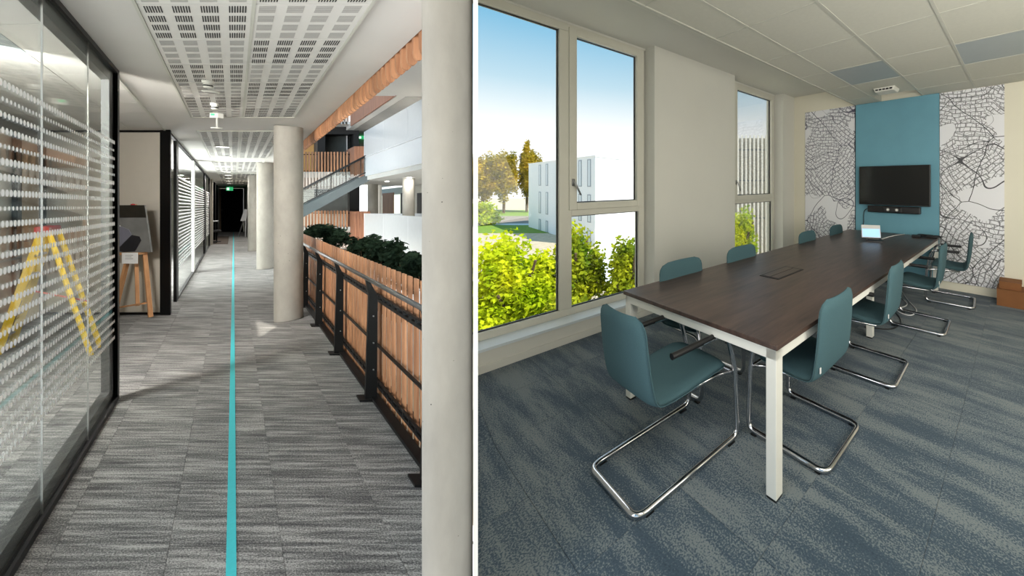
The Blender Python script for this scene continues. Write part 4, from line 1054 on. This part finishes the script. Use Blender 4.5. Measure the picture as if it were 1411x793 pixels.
# cardboard boxes
def carton(name, p0, p1, q0, q1, z0, z1, lab):
    r = root(name, 'R', ((p0 + p1) / 2, (q0 + q1) / 2, z0), lab, 'box')
    part('body', B(p0, p1, q0, q1, z0, z1 - .004), M['card'], r)
    part('flap', B(p0 - .003, p1 + .003, q0 - .003, (q0 + q1) / 2 - .002, z1 - .006, z1), M['card'], r)
    part('flap', B(p0 - .003, p1 + .003, (q0 + q1) / 2 + .002, q1 + .003, z1 - .006, z1), M['card'], r)
carton('cardboard_box', -.235, .22, 5.30, 5.60, 0, .20, 'larger brown cardboard box on the carpet against the far wall')
carton('cardboard_box', -.215, .0, 5.36, 5.60, .20, .285, 'smaller flat brown box lying on the larger cardboard box')
# device on the ceiling
dv = root('ceiling_detector', 'R', (-1.40, 4.93, CZ), 'white presence detector with black vents on the ceiling before the open tile', 'detector')
part('housing', MB().hexa([(-1.53, 4.82, CZ - .05), (-1.29, 4.82, CZ - .05), (-1.29, 5.03, CZ - .05), (-1.53, 5.03, CZ - .05)], [(-1.55, 4.80, CZ), (-1.27, 4.80, CZ), (-1.27, 5.05, CZ), (-1.55, 5.05, CZ)]), M['white'], dv, bevel=.01)
vt = MB()
for k in range(5): vt.box(-1.52 + .045 * k, -1.485 + .045 * k, 4.806, 4.812, CZ - .036, CZ - .016)
part('vents', vt, M['black'], dv)

# ================================================================== OUTSIDE
GZ = -5.0
def Wroot(name, loc, label, cat, group=None): return root(name, 'W', loc, label, cat, group)
gnd = part('ground', MB().prism_z([(-75, 12), (60, 2), (60, 140), (-110, 140)], GZ - .3, GZ), M['soil'], None, 'W', kind='structure')
def strip(name, y0, y1, m, z, lab, cat):
    o = part(name, MB().prism_z([(-.745 * y0, y0), (-.5 * y0, y0), (-.5 * y1, y1), (-.745 * y1, y1)], GZ, GZ + z), m, None, 'W', (0, 0, 0)); tagset(o, lab, cat)
strip('lawn', 44, 52, M['lawn'], .04, 'green lawn strip beyond the near trees', 'lawn')
strip('path', 52, 54, M['paper'], .05, 'pale kerb path between the lawn and the road', 'path')
strip('road', 54, 66, M['asphalt'], .04, 'pale road below the far trees', 'road')
strip('lawn', 66, 80, M['lawn'], .04, 'green verge under the far trees beyond the road', 'lawn')
def tree(name, loc, c, rad, n, size, m, seed, lab, group, trunk=.12, clumps=40):
    r = Wroot(name, loc, lab, 'tree', group)
    part('foliage', foliage(MB(), c, rad, n, size, seed, clumps, .2), m, r, kind='stuff')
    tk = MB().tube([(0, 0, 0), (.1, .05, c[2] * .5), (c[0], c[1], c[2])], trunk, 8)
    rnd = random.Random(seed + 1)
    for k in range(7):
        a = rnd.uniform(0, 6.28); tk.tube([(c[0] * .6, c[1] * .6, c[2] * .75), (c[0] + rad[0] * .7 * math.cos(a), c[1] + rad[1] * .7 * math.sin(a), c[2] + rad[2] * rnd.uniform(-.1, .6))], trunk * .3, 5)
    part('trunk', tk, M['bark'], r)
NT = 'broadleaf trees just outside the meeting room windows'
tree('broadleaf_tree', (-5.6, 8.9, GZ), (0, 0, 3.75), (1.2, 1.2, 1.80), 24000, .15, M['leaf_near'], 3, 'bright yellow green tree filling the lower part of the large window', NT)
tree('broadleaf_tree', (-4.35, 9.6, GZ), (0, 0, 3.9), (.85, .9, 1.55), 8000, .15, M['leaf_mid'], 9, 'green tree behind the window mullion, in front of the white building', NT)
tree('broadleaf_tree', (-3.0, 9.9, GZ), (0, 0, 3.6), (.75, .9, 1.5), 7000, .15, M['leaf_mid'], 14, 'green tree at the right edge of the large window', NT)
tree('broadleaf_tree', (-3.7, 8.2, GZ), (0, 0, 2.7), (1.0, .8, 1.15), 7000, .14, M['leaf_mid'], 21, 'low green bush like tree under the opening window', NT)
tree('broadleaf_tree', (.35, 15.0, GZ), (0, 0, 4.0), (.80, .8, 1.55), 5000, .16, M['leaf_near'], 31, 'light green tree seen low in the second window', NT)
FT = 'trees on the far side of the road'
for k, (px, d, top, w, m, lab) in enumerate(((-52.5, 72, 8.6, 4.2, 'leaf_far', 'olive tree farthest left beyond the road'), (-48.0, 72, 9.0, 3.6, 'leaf_far', 'olive tree in the middle of the far group'), (-45.6, 76, 11.2, 2.2, 'leaf_far', 'tall pointed olive tree of the far group'), (-43.2, 74, 9.0, 2.2, 'leaf_far', 'narrow olive tree next to the white building'))):
    h = top - GZ
    tree('far_tree', (px, d, GZ), (0, 0, h * .58), (w, w * .8, h * .44), 10000, .5, M[m], 40 + k, lab, FT, .25, 34)
tree('road_bush', (-38.2, 52, GZ), (0, 0, 1.5), (3.2, 2.0, 1.9), 5000, .4, M['leaf_near'], 60, 'bright green bush by the road in front of the far trees', None, .15, 30)
o = part('groundsheet', MB().prism_z([(-10.5, 22), (-2, 22), (-6, 70), (-14, 60), (-10.2, 50), (-13.4, 34.5)], GZ, GZ + .06), M['facade'], None, 'W'); tagset(o, 'added white forecourt beside the white building', 'ground sheet')  # added sheet, carries the white of the sunlit facade across the ground
# white building
bld = Wroot('office_building', (-21, 42, GZ), 'white rendered building with narrow tall windows behind the trees', 'building')
A_, Bc, Cc, Dd = (-29.7, 50.0), (-13.9, 34.7), (-10.6, 50.0), (-22, 62)
loc = Vector((-21, 42, 0))
def rel(p): return (p[0] + 21, p[1] - 42)
HT = 4.14 - GZ
part('walls', MB().prism_z([rel(p) for p in (A_, Bc, Cc, Dd)], 0, HT), M['facade'], bld)
part('parapet_cap', MB().prism_z([rel(p) for p in ((-29.8, 50.0), (-13.8, 34.5), (-10.5, 50.0), (-22, 62.1))], HT, HT + .08), M['facade'], bld)
fd = (Vector(Bc) - Vector(A_)); FLn = fd.length; fu = fd.normalized(); fn_ = Vector((fu.y, -fu.x))
if fn_.dot(Vector((-1, -1))) < 0: fn_ = -fn_
def fac(s, o): p = Vector(A_) + fu * s + fn_ * o; return (p.x + 21, p.y - 42)
for s in (4.6, 7.4, 17.9, 20.2):
    for z0, z1 in ((HT - 3.1, HT - .25), (HT - 6.8, HT - 3.9), (HT - 10.4, HT - 7.6)):
        z0 = max(z0, 0)
        if z1 < .5: continue
        w = part('window', MB().hexa([(*fac(s, .05), z0), (*fac(s + .8, .05), z0), (*fac(s + .8, .05), z1), (*fac(s, .05), z1)], [(*fac(s, -.1), z0), (*fac(s + .8, -.1), z0), (*fac(s + .8, -.1), z1), (*fac(s, -.1), z1)]), M['facade_win'], bld)
        part('pane', MB().hexa([(*fac(s + .25, .07), z0 + .1), (*fac(s + .72, .07), z0 + .1), (*fac(s + .72, .07), z1 - .1), (*fac(s + .25, .07), z1 - .1)], [(*fac(s + .25, .04), z0 + .1), (*fac(s + .72, .04), z0 + .1), (*fac(s + .72, .04), z1 - .1), (*fac(s + .25, .04), z1 - .1)]), M['sill'], w)
# building with vertical fins in the second window
fb_ = Wroot('fin_building', (3, 30, GZ), 'pale building clad in vertical fins seen through the second window', 'building')
part('walls', B(-3.6, 7.4, .4, 8, 0, 10.4), M['finwall'], fb_)
fin = B(-.07, .07, -.12, .38, 0, 10.6).mesh('fin', M['fins'])
for k in range(32):
    o = bpy.data.objects.new('fin', fin); COL.objects.link(o); o.parent = fb_; o.location = (-3.6 + .35 * k, 0, 0)
for z in (3.3, 6.6, 9.3): part('floor_band', B(-3.6, 7.4, .3, .4, z, z + .12), M['facade_win'], fb_)
